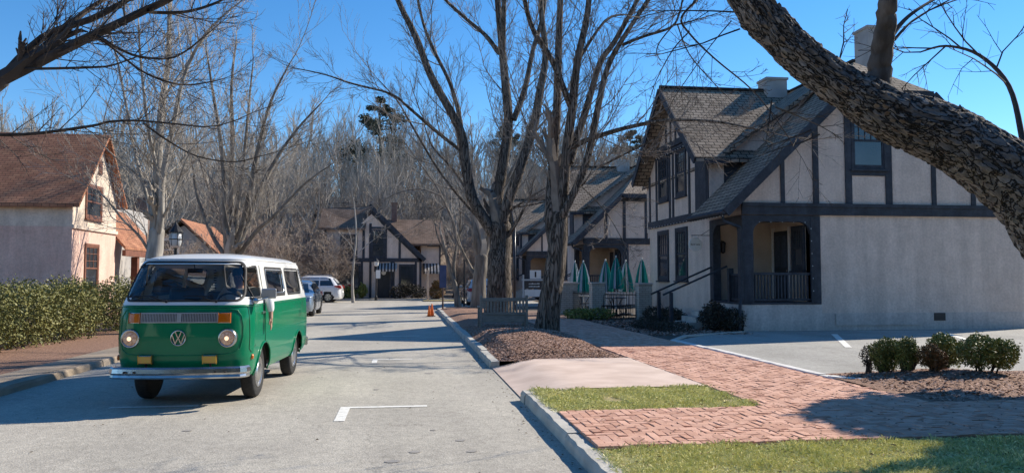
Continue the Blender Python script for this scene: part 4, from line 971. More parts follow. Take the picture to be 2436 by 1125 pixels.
# pale house on the hill
hh = thing('hillside_house', 'small pale house high on the wooded hillside', 'house', (19, 118, hill_z(19,118)-.3))
mb = MB(); mb.prism([(-4,0,0),(4,0,0),(4,0,4.5),(0,0,7.5),(-4,0,4.5)], (0,9,0)); mb.build('wall', GSTUC, hh)
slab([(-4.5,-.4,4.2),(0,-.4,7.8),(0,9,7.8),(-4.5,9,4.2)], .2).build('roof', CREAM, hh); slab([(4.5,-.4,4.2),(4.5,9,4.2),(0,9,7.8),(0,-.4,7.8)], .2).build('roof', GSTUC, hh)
window(hh, PY(0), -2.2, -1, 1.2, 3, WHITEP); window(hh, PY(0), 1, 2.2, 1.2, 3, WHITEP)
# ------------------------------------------------------------------ parked cars
CARGL = pm('car_glass', (.015,.018,.022), (.025,.03,.036), 2, .05, spec=.9, coat=.6)
def car(label, loc, rz, paint, L, Wd, H, group=None, rack=False):
    c_ = thing('parked_car', label, 'car', loc, rz, group); h2 = L/2; hw = Wd/2; b = .60*H
    K = [.22,.34,.50,.60*H-.08,b,b+.06,H-.22,H-.10,H-.03,H]
    F = [h2-.12,h2-.03,h2,h2-.10,h2-.45,h2-1.15,h2-1.75,h2-1.95,h2-2.2,h2-2.5]
    B = [-h2+.10,-h2+.02,-h2,-h2+.05,-h2+.10,-h2+.16,-h2+.45,-h2+.62,-h2+.85,-h2+1.2]
    W_ = [hw-.05,hw-.01,hw,hw-.02,hw-.05,hw-.08,hw-.22,hw-.28,hw-.40,hw-.62]
    f = lambda z, T: float(np.interp(z, K, T))
    zs_ = sorted(K+[.28,.42,.7,.8,b+.15,b+.25,H-.15,H-.06]); zs_ = [z for i, z in enumerate(zs_) if i == 0 or z-zs_[i-1] > .015]
    def ring(z):
        xf, xr, wd = f(z,F), f(z,B), f(z,W_); r_ = min(.38, wd*.6); P = []
        for cx, cy, a0 in ((xf-r_, wd-r_, 0), (xr+r_, wd-r_, 90), (xr+r_, -wd+r_, 180), (xf-r_, -wd+r_, 270)):
            for i in range(9): t = R(a0+90*i/8); P.append((cx+r_*math.cos(t), cy+r_*math.sin(t)))
            if a0 in (0, 180):
                n_ = 40; s_ = 1 if a0 == 0 else -1
                x0 = (xf-r_) if a0 == 0 else (xr+r_); x1 = (xr+r_) if a0 == 0 else (xf-r_)
                for i in range(1, n_): P.append((x0+(x1-x0)*i/n_, s_*wd))
        return P
    RG = [ring(z) for z in zs_]; n = len(RG[0]); mb = MB(); vs = [(p[0],p[1],z) for z, g in zip(zs_, RG) for p in g]; fs = []
    wx = (h2-.88, -h2+.80)
    for i in range(len(zs_)-1):
        for j in range(n):
            q = [i*n+j, i*n+(j+1)%n, (i+1)*n+(j+1)%n, (i+1)*n+j]; x = sum(vs[k][0] for k in q)/4; y = vs[q[0]][1]; z = sum(vs[k][2] for k in q)/4
            if abs(y) > hw*.7 and any((x-a)**2+(z-.33)**2 < .37**2 for a in wx): continue
            fs.append(q)
    fs.append([(len(zs_)-1)*n+j for j in range(n)]); mb.add(vs, fs); mb.build('body', paint, c_, smooth=True, uv=False)
    mb = MB(); mb.box((h2-.3,-hw+.1,.2),(-h2+.3,hw-.1,.5)); mb.build('underbody', RUB, c_)
    sy = lambda z: f(z, W_)
    z0, z1 = b+.05, H-.16
    for s in (1,-1):
        for x0, x1, a, e in ((h2-1.45,h2-2.35,.42,0),(h2-2.42,h2-3.25,0,0),(h2-3.32,-h2+.45,0,.25)):
            mb = MB(); mb.add([(x0,s*(sy(z0)+.006),z0),(x1,s*(sy(z0)+.006),z0),(x1+e,s*(sy(z1)+.006),z1),(x0-a,s*(sy(z1)+.006),z1)], [(0,1,2,3) if s < 0 else (3,2,1,0)]); mb.build('side_window', CARGL, c_)
        mb = MB()
        for x in (h2-1.5,h2-2.38,h2-3.28): mb.tube([(x,s*(f(z,W_)+.001),z) for z in (.35,.5,.7,b)], .006, 4)
        mb.build('door_seam', RUB, c_, uv=False)
        mb = MB(); mb.box((h2-1.55,s*hw,b+.08),(h2-1.4,s*(hw+.16),b+.20)); mb.build('wing_mirror', paint, c_, bevel=.03)
        mb = MB(); mb.prism([(-h2+.02,s*(hw-.50),b-.12),(-h2+.02,s*(hw-.06),b-.12),(-h2+.13,s*(hw-.07),b+.08),(-h2+.10,s*(hw-.46),b+.06)], (-.03,0,0)); mb.prism([(-h2+.02,s*(hw-.05),b-.12),(-h2+.4,s*(hw+.0),b-.02),(-h2+.4,s*(hw-.02),b+.05),(-h2+.1,s*(hw-.05),b+.08)], (0,s*.012,0)); mb.build('tail_lamp', REDL, c_)
        mb = MB(); mb.prism([(h2-.06,s*(hw-.55),b-.28),(h2-.06,s*(hw-.14),b-.28),(h2-.2,s*(hw-.12),b-.10),(h2-.14,s*(hw-.5),b-.14)], (.05,0,0)); mb.build('headlight', CHR, c_)
        for x in wx:
            wh = MB(); y = s*(hw-.12); wh.lathe([(.20,-.10),(.32,-.10),(.338,-.06),(.338,.06),(.32,.10),(.20,.10)], 28, (x,y,.338), 'y'); t = wh.build('wheel', TYRE, c_, smooth=True, uv=False)
            mb = MB(); q = s; mb.lathe([(.22,q*.10),(.205,q*.085),(.07,q*.06),(.05,q*.10),(0,q*.10)], 20, (x,y,.338), 'y')
            for k in range(5): a = k*1.2566; mb.bar((x+.05*math.cos(a),y+q*.095,.338+.05*math.sin(a)), (x+.21*math.cos(a),y+q*.095,.338+.21*math.sin(a)), .05, .02, (0,1,0))
            mb.build('rim', HUB, t, uv=False)
    mb = MB(); y1, y2 = f(z0,W_)-.2, f(z1,W_)-.15
    mb.add([(f(z0+.02,F)+.012,y1,z0+.02),(f(z0+.02,F)+.012,-y1,z0+.02),(f(z1,F)+.012,-y2,z1),(f(z1,F)+.012,y2,z1)], [(3,2,1,0)]); mb.build('windscreen', CARGL, c_)
    mb = MB(); mb.add([(f(z0+.05,B)-.012,y1,z0+.05),(f(z0+.05,B)-.012,-y1,z0+.05),(f(z1,B)-.012,-y2,z1),(f(z1,B)-.012,y2,z1)], [(0,1,2,3)]); mb.build('rear_window', CARGL, c_)
    mb = MB(); mb.box((h2-.06,-.55,.42),(h2+.012,.55,.62)); mb.build('grille', GRIL, c_, bevel=.02)
    mb = MB(); mb.box((-h2-.015,-.26,.62),(-h2+.04,.26,.74)); mb.build('number_plate', WHITEP, c_)
    if rack:
        mb = MB()
        for s in (1,-1): mb.tube([(h2-2.3,s*(hw-.34),H-.02),(h2-2.4,s*(hw-.34),H+.05),(-h2+.9,s*(hw-.34),H+.05),(-h2+.8,s*(hw-.34),H-.02)], .018, 6)
        mb.build('roof_rails', CHR, c_, uv=False)
    return c_
BLUESIL = pm('blue_silver_paint', (.22,.27,.33), (.25,.30,.36), 2, .25, coat=1, metal=.3); WHT = pm('white_car_paint', (.70,.71,.72), (.74,.75,.76), 2, .25, coat=1); BLK = pm('dark_car_paint', (.03,.035,.045), (.04,.045,.055), 2, .2, coat=1); GRYP = pm('grey_car_paint', (.38,.39,.40), (.42,.43,.44), 2, .25, coat=1)
car('blue silver car parked just behind the camper van', (-4.62, 34.6, 0), R(-90), BLUESIL, 4.3, 1.78, 1.50)
car('white sport utility car turned side on beyond the camper van', (-6.35, 52.0, 0), R(176), WHT, 4.65, 1.88, 1.72, rack=True)
car('grey car half hidden behind the forked tree at the junction', (4.35, 46.4, 0), R(92), GRYP, 4.5, 1.82, 1.55)
car('dark car parked in front of the distant timbered house', (10.9, 54.0, 0), R(182), BLK, 4.6, 1.85, 1.65)

# ------------------------------------------------------------------ street furniture
def Pz(px, py, z):
    r_ = ray(px, py); t = (z-EYE)/r_.z; p = Vector((0,0,EYE))+r_*t; return (p.x, p.y, z)
def cone(label, loc, s_=1):
    t = thing('traffic_cone', label, 'cone', loc, rng.uniform(0,1), 'orange cones at the kerb'); t.scale = (s_,)*3
    mb = MB(); mb.box((-.18,-.18,0),(.18,.18,.035)); mb.build('base', BLACKM, t, bevel=.01)
    mb = MB(); mb.lathe([(.135,.035),(.035,.70),(.03,.72),(.0,.72)], 20); mb.build('cone', pm('cone_orange', (.75,.16,.03), (.85,.20,.04), 5, .55), t, smooth=True)
    return t
cone('shorter orange traffic cone at the kerb, on the road side', (.98, 32.2, 0), .62); cone('taller orange traffic cone, close against the kerb', (1.10, 32.45, 0), .72)
# slatted bench, back towards us
b = thing('park_bench', 'weathered slatted wooden bench seen from behind under the trees', 'bench', (2.72, 21.5, .14), R(2))
mb = MB(); mb.box((-.62,-.02,.80),(.62,.03,.90)); mb.box((-.62,-.015,.42),(.62,.025,.50))
for i in range(13): x = -.54+1.08*i/12; mb.box((x-.026,-.012,.50),(x+.026,.018,.80))
mb.build('backrest', WOODG, b, bevel=.006)
mb = MB()
for i in range(6): mb.box((-.62,.03+.08*i,.40),(.62,.095+.08*i,.43))
mb.box((-.60,-.02,.22),(.60,.0,.405)); mb.build('seat', WOODG, b, bevel=.005)
for s in (1,-1):
    for y, z1 in ((0,.97),(.47,.62)):
        mb = MB(); mb.box((s*.64-.035,y-.035,-.04),(s*.64+.035,y+.035,z1)); mb.build('leg', WOODG, b, bevel=.006)
    mb = MB(); mb.box((s*.64-.045,.035,.62),(s*.64+.045,.55,.66)); mb.build('armrest', WOODG, b, bevel=.006)
# lantern post with notice in front of the far shop
lp = thing('lamp_post', 'short dark lantern post with white notice before the corner shop', 'lamp post', (-1.86, 51.0, .13))
mb = MB(); mb.tube([(0,0,0),(0,0,2.2)], .045, 8); mb.lathe([(.10,0),(.09,.25),(.05,.3)], 10); mb.build('post', BLACKM, lp, uv=False)
mb = MB(); mb.lathe([(.07,2.2),(.13,2.24),(.15,2.5),(.05,2.52)], 8); mb.build('lantern', pm('lantern_glass', (.6,.6,.58), (.7,.7,.68), 3, .3), lp, uv=False)
mb = MB(); mb.lathe([(.19,2.50),(.05,2.66),(0,2.72)], 8); mb.build('lantern_cap', BLACKM, lp, uv=False)
mb = MB(); mb.box((-.02,-.09,1.42),(.26,-.06,1.95)); mb.build('notice', WHITEP, lp)
# street lamp on the left by the pale tree
lp = thing('street_lamp', 'dark street lamp with pale glass globe beside the pale forked tree', 'lamp post', (-8.1, 29.0, .1))
mb = MB(); mb.tube([(0,0,0),(0,0,2.55)], .055, 8); mb.lathe([(.13,0),(.12,.4),(.06,.5)], 10); mb.build('post', BLACKM, lp, uv=False)
mb = MB(); mb.lathe([(.09,2.55),(.19,2.65),(.22,2.85),(.20,3.05),(.12,3.12)], 12); mb.build('globe', bpy.data.materials['lantern_glass'], lp, smooth=True, uv=False)
mb = MB(); mb.lathe([(.27,3.10),(.20,3.2),(.06,3.38),(0,3.5)], 12); mb.lathe([(.24,2.84),(.24,2.87)], 12)
for k in range(6): a = k*math.pi/3; mb.tube([(.20*math.cos(a),.20*math.sin(a),2.62),(.24*math.cos(a),.24*math.sin(a),3.1)], .012, 4)
mb.build('lamp_cap', BLACKM, lp, uv=False)
# posts near the junction
t = thing('sign_post', 'dark blue narrow sign on a brown post at the junction corner', 'sign', (1.76, 36.9, .12))
mb = MB(); mb.tube([(0,0,0),(0,0,2.05)], .04, 8); mb.build('post', pm('rust_post', (.09,.06,.045), (.14,.09,.07), 6, .7), t, uv=False)
mb = MB(); mb.box((-.16,-.06,1.0),(.16,-.04,2.05)); mb.build('sign_panel', pm('sign_blue', (.04,.07,.16), (.06,.09,.2), 5, .5), t)
t = thing('wooden_post', 'pale bare wooden post on the grass island by the corner shop', 'post', (1.5, 52.4, .1))
mb = MB(); mb.box((-.07,-.07,0),(.07,.07,1.95)); mb.build('shaft', pm('pale_wood', (.45,.33,.24), (.55,.42,.32), 5, .8), t, bevel=.01); mb = MB(); mb.prism([(-.09,-.09,1.95),(.09,-.09,1.95),(.09,.09,1.95),(-.09,.09,1.95)], (0,0,.05)); mb.build('cap', pm('pale_wood', (.45,.33,.24)), t)
t = thing('metal_pole', 'thin dark metal pole left of the forked tree trunk', 'pole', (3.0, 40.0, .12))
mb = MB(); mb.tube([(0,0,0),(0,0,2.75)], .045, 8); mb.build('shaft', BLACKM, t, uv=False); mb = MB(); mb.lathe([(.06,2.72),(.06,2.8),(0,2.84)], 8); mb.build('cap', BLACKM, t, uv=False)
q = D(1224, 735, 33.4); t = thing('lamp_pole', 'tall slim dark pole with a lit edge rising behind the bench', 'pole', (q.x, q.y, .12))
mb = MB(); mb.tube([(0,0,0),(0,0,3.75)], .055, 10); mb.lathe([(.12,0),(.11,.3),(.06,.4)], 10); mb.build('shaft', pm('pole_metal', (.03,.035,.045), (.04,.045,.055), 4, .3, metal=.3), t, smooth=True, uv=False); mb = MB(); mb.lathe([(.075,3.72),(.075,3.85),(0,3.92)], 10); mb.build('cap', BLACKM, t, uv=False)
# hanging notice boards
q = D(1266, 720, 40); t = thing('notice_board', 'stacked white and dark notice boards hanging from a white post', 'sign', (q.x, q.y, .12))
mb = MB(); mb.box((-.50,-.04,0),(-.42,.04,1.62)); mb.box((-.55,-.05,1.32),(.55,.05,1.40)); mb.build('post', pm('grey_white_post', (.5,.5,.5), (.58,.58,.58), 4, .6), t)
mb = MB(); mb.box((-.12,-.03,1.42),(.46,.0,1.86)); mb.build('top_board', WHITEP, t); mb = MB(); mb.box((-.40,-.03,.92),(.5,.0,1.28)); mb.build('dark_board', pm('board_dark', (.05,.045,.045), (.07,.065,.06), 4, .6), t)
mb = MB(); mb.box((-.40,-.03,.50),(.5,.0,.86)); mb.build('lower_board', WHITEP, t)
mb = MB(); mb.box((.13,-.036,1.50),(.21,-.03,1.78))
for z, w_ in ((1.16,.28),(1.02,.3)):
    for k in range(5): mb.box((-.2+w_*2*k/5*1.05, -.034, z-.03), (-.2+w_*2*k/5*1.05+.09, -.03, z+.03)) if False else None
mb.build('board_mark', BLACKM, t)
mb = MB(); r_ = random.Random(4)
for z in (1.17, 1.03):
    x = -.18
    while x < .38: w2 = r_.uniform(.03,.07); mb.box((x,-.034,z-.03),(x+w2,-.031,z+r_.uniform(.005,.03))); x += w2+.015
mb.build('lettering', WHITEP, t)

# ------------------------------------------------------------------ patio: pillars, fence, folded umbrellas, tables and chairs
def pillar(label, loc, wd, dp, h):
    t = thing('brick_pillar', label, 'pillar', loc, 0, 'painted brick pillars round the patio')
    mb = MB(); mb.box((-wd/2,-dp/2,-.1),(wd/2,dp/2,h)); mb.build('shaft', PBRICK, t, bevel=.006)
    mb = MB(); mb.box((-wd/2-.04,-dp/2-.04,h),(wd/2+.04,dp/2+.04,h+.06)); mb.build('cap', STUCP, t, bevel=.01)
pillar('wide rough painted brick pillar on the left end of the patio', (6.45, 30.6, .13), .72, .6, 1.22)
pillar('slim painted brick pillar in the middle of the patio front', (6.92, 27.7, .13), .48, .48, 1.24)
pillar('painted brick pillar against the corner of the near timbered house', (8.42, 26.9, .13), .48, .48, 1.22)
def fence(label, a, b_, z0=.14, h=.95):
    t = thing('iron_fence', label, 'fence', (a[0], a[1], z0), math.atan2(b_[1]-a[1], b_[0]-a[0])); L = math.hypot(b_[0]-a[0], b_[1]-a[1])
    mb = MB(); mb.box((0,-.015,.10),(L,.015,.14)); mb.box((0,-.015,h-.12),(L,.015,h-.08)); mb.build('rails', BLACKM, t)
    mb = MB(); n_ = int(L/.11)
    for i in range(n_+1): mb.tube([(L*i/n_,0,0),(L*i/n_,0,h)], .008, 4)
    mb.build('bars', BLACKM, t, uv=False)
fence('black iron railing between the wide and the slim pillar', (6.6, 30.3), (6.85, 28.0)); fence('black iron railing between the two right hand patio pillars', (7.2, 27.65), (8.15, 26.95))
GRN = pm('umbrella_green', (.018,.25,.215), (.03,.32,.275), 4, .75, .2, 40); PALE = pm('umbrella_pale', (.55,.58,.62), (.62,.65,.7), 4, .75, .2, 40); ALU = pm('pole_white', (.6,.6,.58), (.66,.66,.64), 4, .5)
def umbrella(label, loc, seed, top=2.3, pale=2):
    t = thing('patio_umbrella', label, 'umbrella', loc, seed*1.3, 'folded green patio umbrellas')
    r_ = random.Random(seed); mb = MB(); N_ = 16; top -= .12; lv = [(0,top,.03),(1,top-.10,.08),(2,top-.32,.15),(3,top-.62,.22),(4,top-.95,.27),(5,top-1.16,.30)]
    ph = [r_.uniform(-.2,.2) for _ in range(N_)]; am = [r_.uniform(.7,1.15) for _ in range(N_)]
    vs = []
    for k, z, rr_ in lv:
        for j in range(N_*2):
            a = math.pi*j/N_+ph[j//2]*.3; q = rr_*(1.0 if j % 2 == 0 else .52)*am[j//2]; vs.append((q*math.cos(a), q*math.sin(a), z-(.06*r_.random() if k == 5 else 0)))
    n = N_*2
    for k in range(len(lv)-1):
        for j in range(n):
            mb.mi = 1 if (j//2) % 8 == pale or (j//2) % 8 == (pale+3) % 8 or (j//2) % 8 == (pale+6) % 8 and seed % 2 else 0
            mb.f.append([k*n+j, k*n+(j+1)%n, (k+1)*n+(j+1)%n, (k+1)*n+j]); mb.m.append(mb.mi)
    mb.v = vs; mb.build('canopy', [GRN, PALE], t, smooth=False, uv=False)
    mb = MB(); mb.tube([(0,0,0),(0,0,top+.02)], .022, 8); mb.build('pole', ALU, t, uv=False)
    mb = MB(); mb.lathe([(.02,top),(.035,top+.03),(.03,top+.06),(0,top+.09)], 10); mb.build('finial', ALU, t, uv=False)
    mb = MB(); mb.lathe([(.26,0),(.25,.05),(.05,.09),(.04,.25)], 16); mb.build('base', BLACKM, t, uv=False)
def ux(px, d): p = D(px, 700, d); return (p.x, p.y, .14)
for px, d, sd, tp, pl, lb in [(1368,33.0,1,2.22,3,'folded green umbrella farthest left, half behind another'), (1388,31.0,2,2.18,0,'folded green umbrella with pale edge left of the slim pillar'), (1441,30.3,3,2.22,1,'folded green umbrella just right of the slim pillar'),
    (1466,29.6,4,2.34,2,'tallest folded green umbrella in the middle of the patio'), (1489,31.0,5,2.20,0,'folded green umbrella with pale edge right of the tallest one'), (1528,30.4,6,2.28,3,'folded green and white umbrella above the pillar by the house corner')]:
    umbrella(lb, ux(px, d), sd, tp, pl)
def patio_table(label, loc):
    t = thing('patio_table', label, 'table', loc, 0, 'patio tables')
    mb = MB(); mb.lathe([(.0,.70),(.44,.70),(.45,.715),(.44,.73),(0,.73)], 24); mb.build('table_top', pm('table_grey', (.25,.26,.28), (.3,.31,.33), 5, .4), t, uv=False)
    for k in range(3): a = k*2.094; mb = MB(); mb.tube([(.36*math.cos(a),.36*math.sin(a),0),(.12*math.cos(a),.12*math.sin(a),.4),(.3*math.cos(a),.3*math.sin(a),.7)], .016, 6); mb.build('leg', BLACKM, t, uv=False)
patio_table('round metal patio table in front of the tallest umbrella', ux(1462, 28.7)); patio_table('round metal patio table farther left under two umbrellas', ux(1385, 31.6))
def patio_chair(label, loc, rz):
    t = thing('patio_chair', label, 'chair', loc, rz, 'black metal patio chairs')
    mb = MB(); mb.box((-.22,-.22,.43),(.22,.22,.46)); mb.build('seat', BLACKM, t, bevel=.01)
    mb = MB(); mb.tube([(-.21,-.21,.45),(-.22,-.25,.85),(.22,-.25,.85),(.21,-.21,.45)], .014, 6)
    for i in range(5): x = -.14+.07*i; mb.tube([(x,-.21,.46),(x,-.25,.85)], .007, 4)
    mb.build('backrest', BLACKM, t, uv=False)
    for sx in (1,-1):
        for sy_ in (1,-1): mb = MB(); mb.tube([(sx*.2,sy_*.2,.44),(sx*.22,sy_*.22,0)], .013, 6); mb.build('leg', BLACKM, t, uv=False)
for px, d, rz, lb in [(1440,28.3,.3,'black metal chair left of the front patio table'),(1484,28.4,-.5,'black metal chair right of the front patio table'),(1466,28.0,3.0,'black metal chair with its back to the railing'),(1502,29.2,1.2,'black metal chair nearest the house corner'),(1398,30.8,.8,'black metal chair by the left patio table')]: patio_chair(lb, ux(px, d), rz)
# ------------------------------------------------------------------ trees
class Tw:
    """light weight tube collector for limbs and twigs"""
    def __init__(s): s.V = []; s.F = []
    def tube(s, P, r0, r1, n=3):
        k = len(P); V = s.V; F = s.F; o = len(V); a = None
        for i in range(k):
            t = (P[min(i+1,k-1)]-P[max(i-1,0)])
            if t.length < 1e-6: t = Vector((0,0,1))
            t.normalize()
            if a is None: a = t.orthogonal().normalized()
            else:
                a = a-t*a.dot(t)
                a = a.normalized() if a.length > 1e-5 else t.orthogonal().normalized()
            b = t.cross(a); rr = r0+(r1-r0)*i/(k-1); p = P[i]
            for j in range(n):
                c, q = CS[n][j]; V.append((p.x+(a.x*c+b.x*q)*rr, p.y+(a.y*c+b.y*q)*rr, p.z+(a.z*c+b.z*q)*rr))
        for i in range(k-1):
            for j in range(n):
                j2 = (j+1) % n; F.append((o+i*n+j, o+i*n+j2, o+(i+1)*n+j2, o+(i+1)*n+j))
    def build(s, name, mat, par, org, smooth=True):
        me = bpy.data.meshes.new(name); ox, oy, oz = org
        me.from_pydata([(x-ox, y-oy, z-oz) for x, y, z in s.V], [], s.F); me.materials.append(mat)
        if smooth: me.polygons.foreach_set('use_smooth', [True]*len(me.polygons))
        ob = bpy.data.objects.new(name, me); C.objects.link(ob); ob.parent = par; return ob
CS = {n: [(math.cos(2*math.pi*j/n), math.sin(2*math.pi*j/n)) for j in range(n)] for n in (3,4,5,6,8,12,16)}
def rnd3(r_): return Vector((r_.gauss(0,1), r_.gauss(0,1), r_.gauss(0,1)))
def shoot(tw, p, d, L, r_, lvl, rg, up=.12, wig=.16, kids=(5,5,4), ratio=.5, ang=.75, rmin=.0035):
    k = max(3, min(9, int(L/.22)+2)) if lvl else 3
    P = [p]; dd = d.normalized(); st = L/(k-1)
    for i in range(k-1):
        dd = (dd+rnd3(rg)*wig*.5+Vector((0,0,up))).normalized(); P.append(P[-1]+dd*st)
    tw.tube(P, r_, max(rmin*.7, r_*.4), 3 if r_ < .02 else 5)
    if lvl <= 0: return
    n = kids[lvl-1]; n = max(1, int(n*(.7+.6*rg.random())))
    for i in range(n):
        t = .18+.82*(i+rg.random())/n; x = t*(k-1); j = min(k-2, int(x)); q = P[j]+(P[j+1]-P[j])*(x-j); ax = (P[j+1]-P[j]).normalized()
        sd = rnd3(rg); sd = (sd-ax*sd.dot(ax)).normalized()
        nd = ax*math.cos(ang)+sd*math.sin(ang)*(.7+.5*rg.random())
        shoot(tw, q, nd, L*ratio*(.6+.7*rg.random())*(1.15-.5*t), max(rmin, r_*.5), lvl-1, rg, up, wig, kids, ratio, ang, rmin)
def smoothpath(P, m=4):
    Q = []
    for i in range(len(P)-1):
        p0 = P[max(0,i-1)]; p1 = P[i]; p2 = P[i+1]; p3 = P[min(len(P)-1,i+2)]
        for j in range(m):
            t = j/m; Q.append(.5*((2*p1)+(p2-p0)*t+(2*p0-5*p1+4*p2-p3)*t*t+(-p0+3*p1-3*p2+p3)*t**3))
    Q.append(P[-1]); return Q
def traced_tree(name, label, depth, base, limbs, bark, twig, seed, space=.4, slen=(.8,2.2), lvl=2, kids=(5,5,4), up=.14, cat='tree', rmin=.004, buds=False, group=None, ang=.75):
    """limbs: (pixel path, r0, r1, depth drift); the tree stands at its own depth with real thickness and spread"""
    rg = random.Random(seed); tr, tw = Tw(), Tw(); b = Vector(base)
    t = thing(name, label, cat, base, 0, group)
    for li, (path, r0, r1, dz) in enumerate(limbs):
        m = len(path); P = [D(x, y, depth+dz*(i/(m-1))+(rg.uniform(-.12,.12) if 0 < i < m-1 else 0)) if li or i else Vector(base)-Vector((0,0,.1)) for i, (x, y) in enumerate(path)]
        Q = smoothpath(P, 4); k = len(Q)
        # limb, with a slight irregular swelling
        tr_n = 12 if r0 > .12 else 8 if r0 > .05 else 5
        V = tr.V; o = len(V); a = None
        for i in range(k):
            tt = (Q[min(i+1,k-1)]-Q[max(i-1,0)]).normalized()
            a = tt.orthogonal().normalized() if a is None else (a-tt*a.dot(tt)).normalized()
            bb = tt.cross(a); f = i/(k-1); rr = r0+(r1-r0)*f
            if li == 0: rr *= 1+.45*math.exp(-f*9)
            for j in range(tr_n):
                c, q = CS[tr_n][j]; w_ = rr*(1+.10*noise.noise((c*1.7+li, q*1.7, i*.35))+.05*noise.noise((c*5, q*5, i*.8+li)))
                p = Q[i]+(a*c+bb*q)*w_; V.append(tuple(p))
        for i in range(k-1):
            for j in range(tr_n): j2 = (j+1)%tr_n; tr.F.append((o+i*tr_n+j, o+i*tr_n+j2, o+(i+1)*tr_n+j2, o+(i+1)*tr_n+j))
        if li == 0 and len(limbs) > 1:      # rounded shoulder where the limbs part
            tt = (Q[-1]-Q[-2]).normalized(); base_o = o+(k-1)*tr_n; prev = base_o
            for sc2, up2 in ((.93,.28),(.72,.55),(.40,.72),(.02,.80)):
                cur = len(V)
                for j in range(tr_n):
                    p0 = Vector(V[base_o+j]); V.append(tuple(Q[-1]+(p0-Q[-1])*sc2+tt*rr*up2))
                for j in range(tr_n): j2 = (j+1)%tr_n; tr.F.append((prev+j, prev+j2, cur+j2, cur+j))
                prev = cur
        # shoots along it
        acc = 0; start = .45 if li == 0 else .12; tot = sum((Q[i+1]-Q[i]).length for i in range(k-1)); run = 0
        for i in range(k-1):
            sg_ = (Q[i+1]-Q[i]); L = sg_.length; run += L; acc += L
            if run/tot < start or (li == 0 and len(limbs) > 1): acc = 0; continue
            while acc > space:
                acc -= space*(.6+.8*rg.random()); ax = sg_.normalized(); sd = rnd3(rg); sd = (sd-ax*sd.dot(ax)).normalized()
                rr = r0+(r1-r0)*run/tot
                l_ = rg.uniform(*slen)*(1.1-.5*run/tot); nd = ax*math.cos(ang)+sd*math.sin(ang)
                shoot(tw, Q[i]+sg_*rg.random(), nd, l_, max(rmin*1.5, min(rr*.45, .006+.008*l_)), lvl, rg, up, .18, kids, .5, .7, rmin)
        tip = Q[-1]; shoot(tw, tip, (Q[-1]-Q[-2]), rg.uniform(*slen)*1.1, max(rmin*1.3, r1*.9), lvl, rg, up*.6, .18, kids, .5, .6, rmin)
    tr.build('trunk', bark, t, base); tw.build('crown', twig, t, base, False)
    return t
gA = (3.54, 19.43, .12)
traced_tree('street_tree', 'large rough barked bare tree on the mulch mound right of the bench', 19.6, gA, [
 ([(1302,800),(1306,740),(1318,650),(1327,570),(1330,515)], .285, .225, 0),
 ([(1322,600),(1308,523),(1313,423),(1323,299),(1328,149),(1333,0),(1340,-160)], .15, .07, .6),
 ([(1330,530),(1338,478),(1348,358),(1363,249),(1373,149),(1398,30),(1410,-120)], .16, .06, -.4),
 ([(1362,262),(1348,229),(1313,144),(1268,70),(1248,0),(1235,-90)], .09, .045, -1.2),
 ([(1356,385),(1368,343),(1398,249),(1428,149),(1462,100),(1517,0),(1560,-90)], .11, .045, .8),
 ([(1333,520),(1345,500),(1393,393),(1418,279),(1443,169),(1477,100),(1542,0),(1590,-80)], .115, .04, -.8),
 ([(1360,352),(1398,333),(1472,309),(1537,294),(1597,286),(1696,289),(1760,300),(1845,318)], .075, .014, -1.8),
 ([(1480,108),(1530,88),(1597,65),(1617,30),(1625,-10)], .045, .02, -.6),
 ([(1598,62),(1650,50),(1715,30)], .026, .01, -.4),
 ([(1597,66),(1570,100),(1562,125),(1572,145)], .02, .008, .2),
 ([(1373,149),(1440,50),(1490,35)], .05, .02, 1.2),
 ([(1313,423),(1296,360),(1255,300),(1200,170)], .03, .01, 1.5),
 ([(1343,500),(1352,470),(1385,440),(1400,420)], .045, .02, 0),
 ([(1385,445),(1420,480),(1452,520),(1482,575),(1490,600)], .016, .006, -.8),
 ([(1420,400),(1500,360),(1560,330),(1640,300)], .03, .008, -1.5)],
 BARK1, TWIG, 41, .27, (.7,2.0), 2, (6,7,4), .10)
traced_tree('street_tree', 'broad many stemmed bare tree directly behind the bench', 30.7, (3.71, 30.46, .12), [
 ([(1190,750),(1188,650),(1190,590),(1190,540)], .46, .43, 0),
 ([(1185,550),(1179,498),(1196,398),(1209,299),(1204,214),(1194,114),(1184,0),(1180,-120)], .27, .10, .6),
 ([(1196,120),(1197,80),(1199,0),(1204,-100)], .12, .08, -.8),
 ([(1188,128),(1155,85),(1114,50),(1059,0),(1030,-40)], .10, .05, 1),
 ([(1196,560),(1199,508),(1238,398),(1268,304),(1283,224),(1298,134),(1288,30),(1285,-80)], .25, .08, -1),
 ([(1222,285),(1248,214),(1268,119),(1293,30),(1300,-70)], .13, .06, 1.5),
 ([(1180,560),(1166,543),(1124,473),(1107,388),(1099,323),(1074,269),(1024,179),(990,90),(955,20),(930,-40)], .25, .09, -1),
 ([(1097,300),(1084,239),(1064,184),(1034,124),(1008,60),(990,-20)], .09, .05, .5),
 ([(1098,360),(1039,314),(975,259),(930,224),(840,200),(773,178),(698,162)], .075, .016, -2.5),
 ([(1168,545),(1119,498),(1049,413),(980,299),(945,240),(900,190)], .07, .02, 1),
 ([(1124,473),(1075,400),(1030,350),(1010,300)], .06, .025, 2),
 ([(1215,500),(1260,470),(1310,440)], .05, .02, -1), ([(1215,492),(1250,490),(1300,480)], .05, .02, -.5),
 ([(1200,575),(1228,530),(1245,500)], .10, .05, -.6),
 ([(1260,330),(1330,250),(1400,180)], .05, .02, 2)],
 BARK1, TWIG, 43, .38, (1.0,2.9), 2, (6,7,5), .12, rmin=.005)
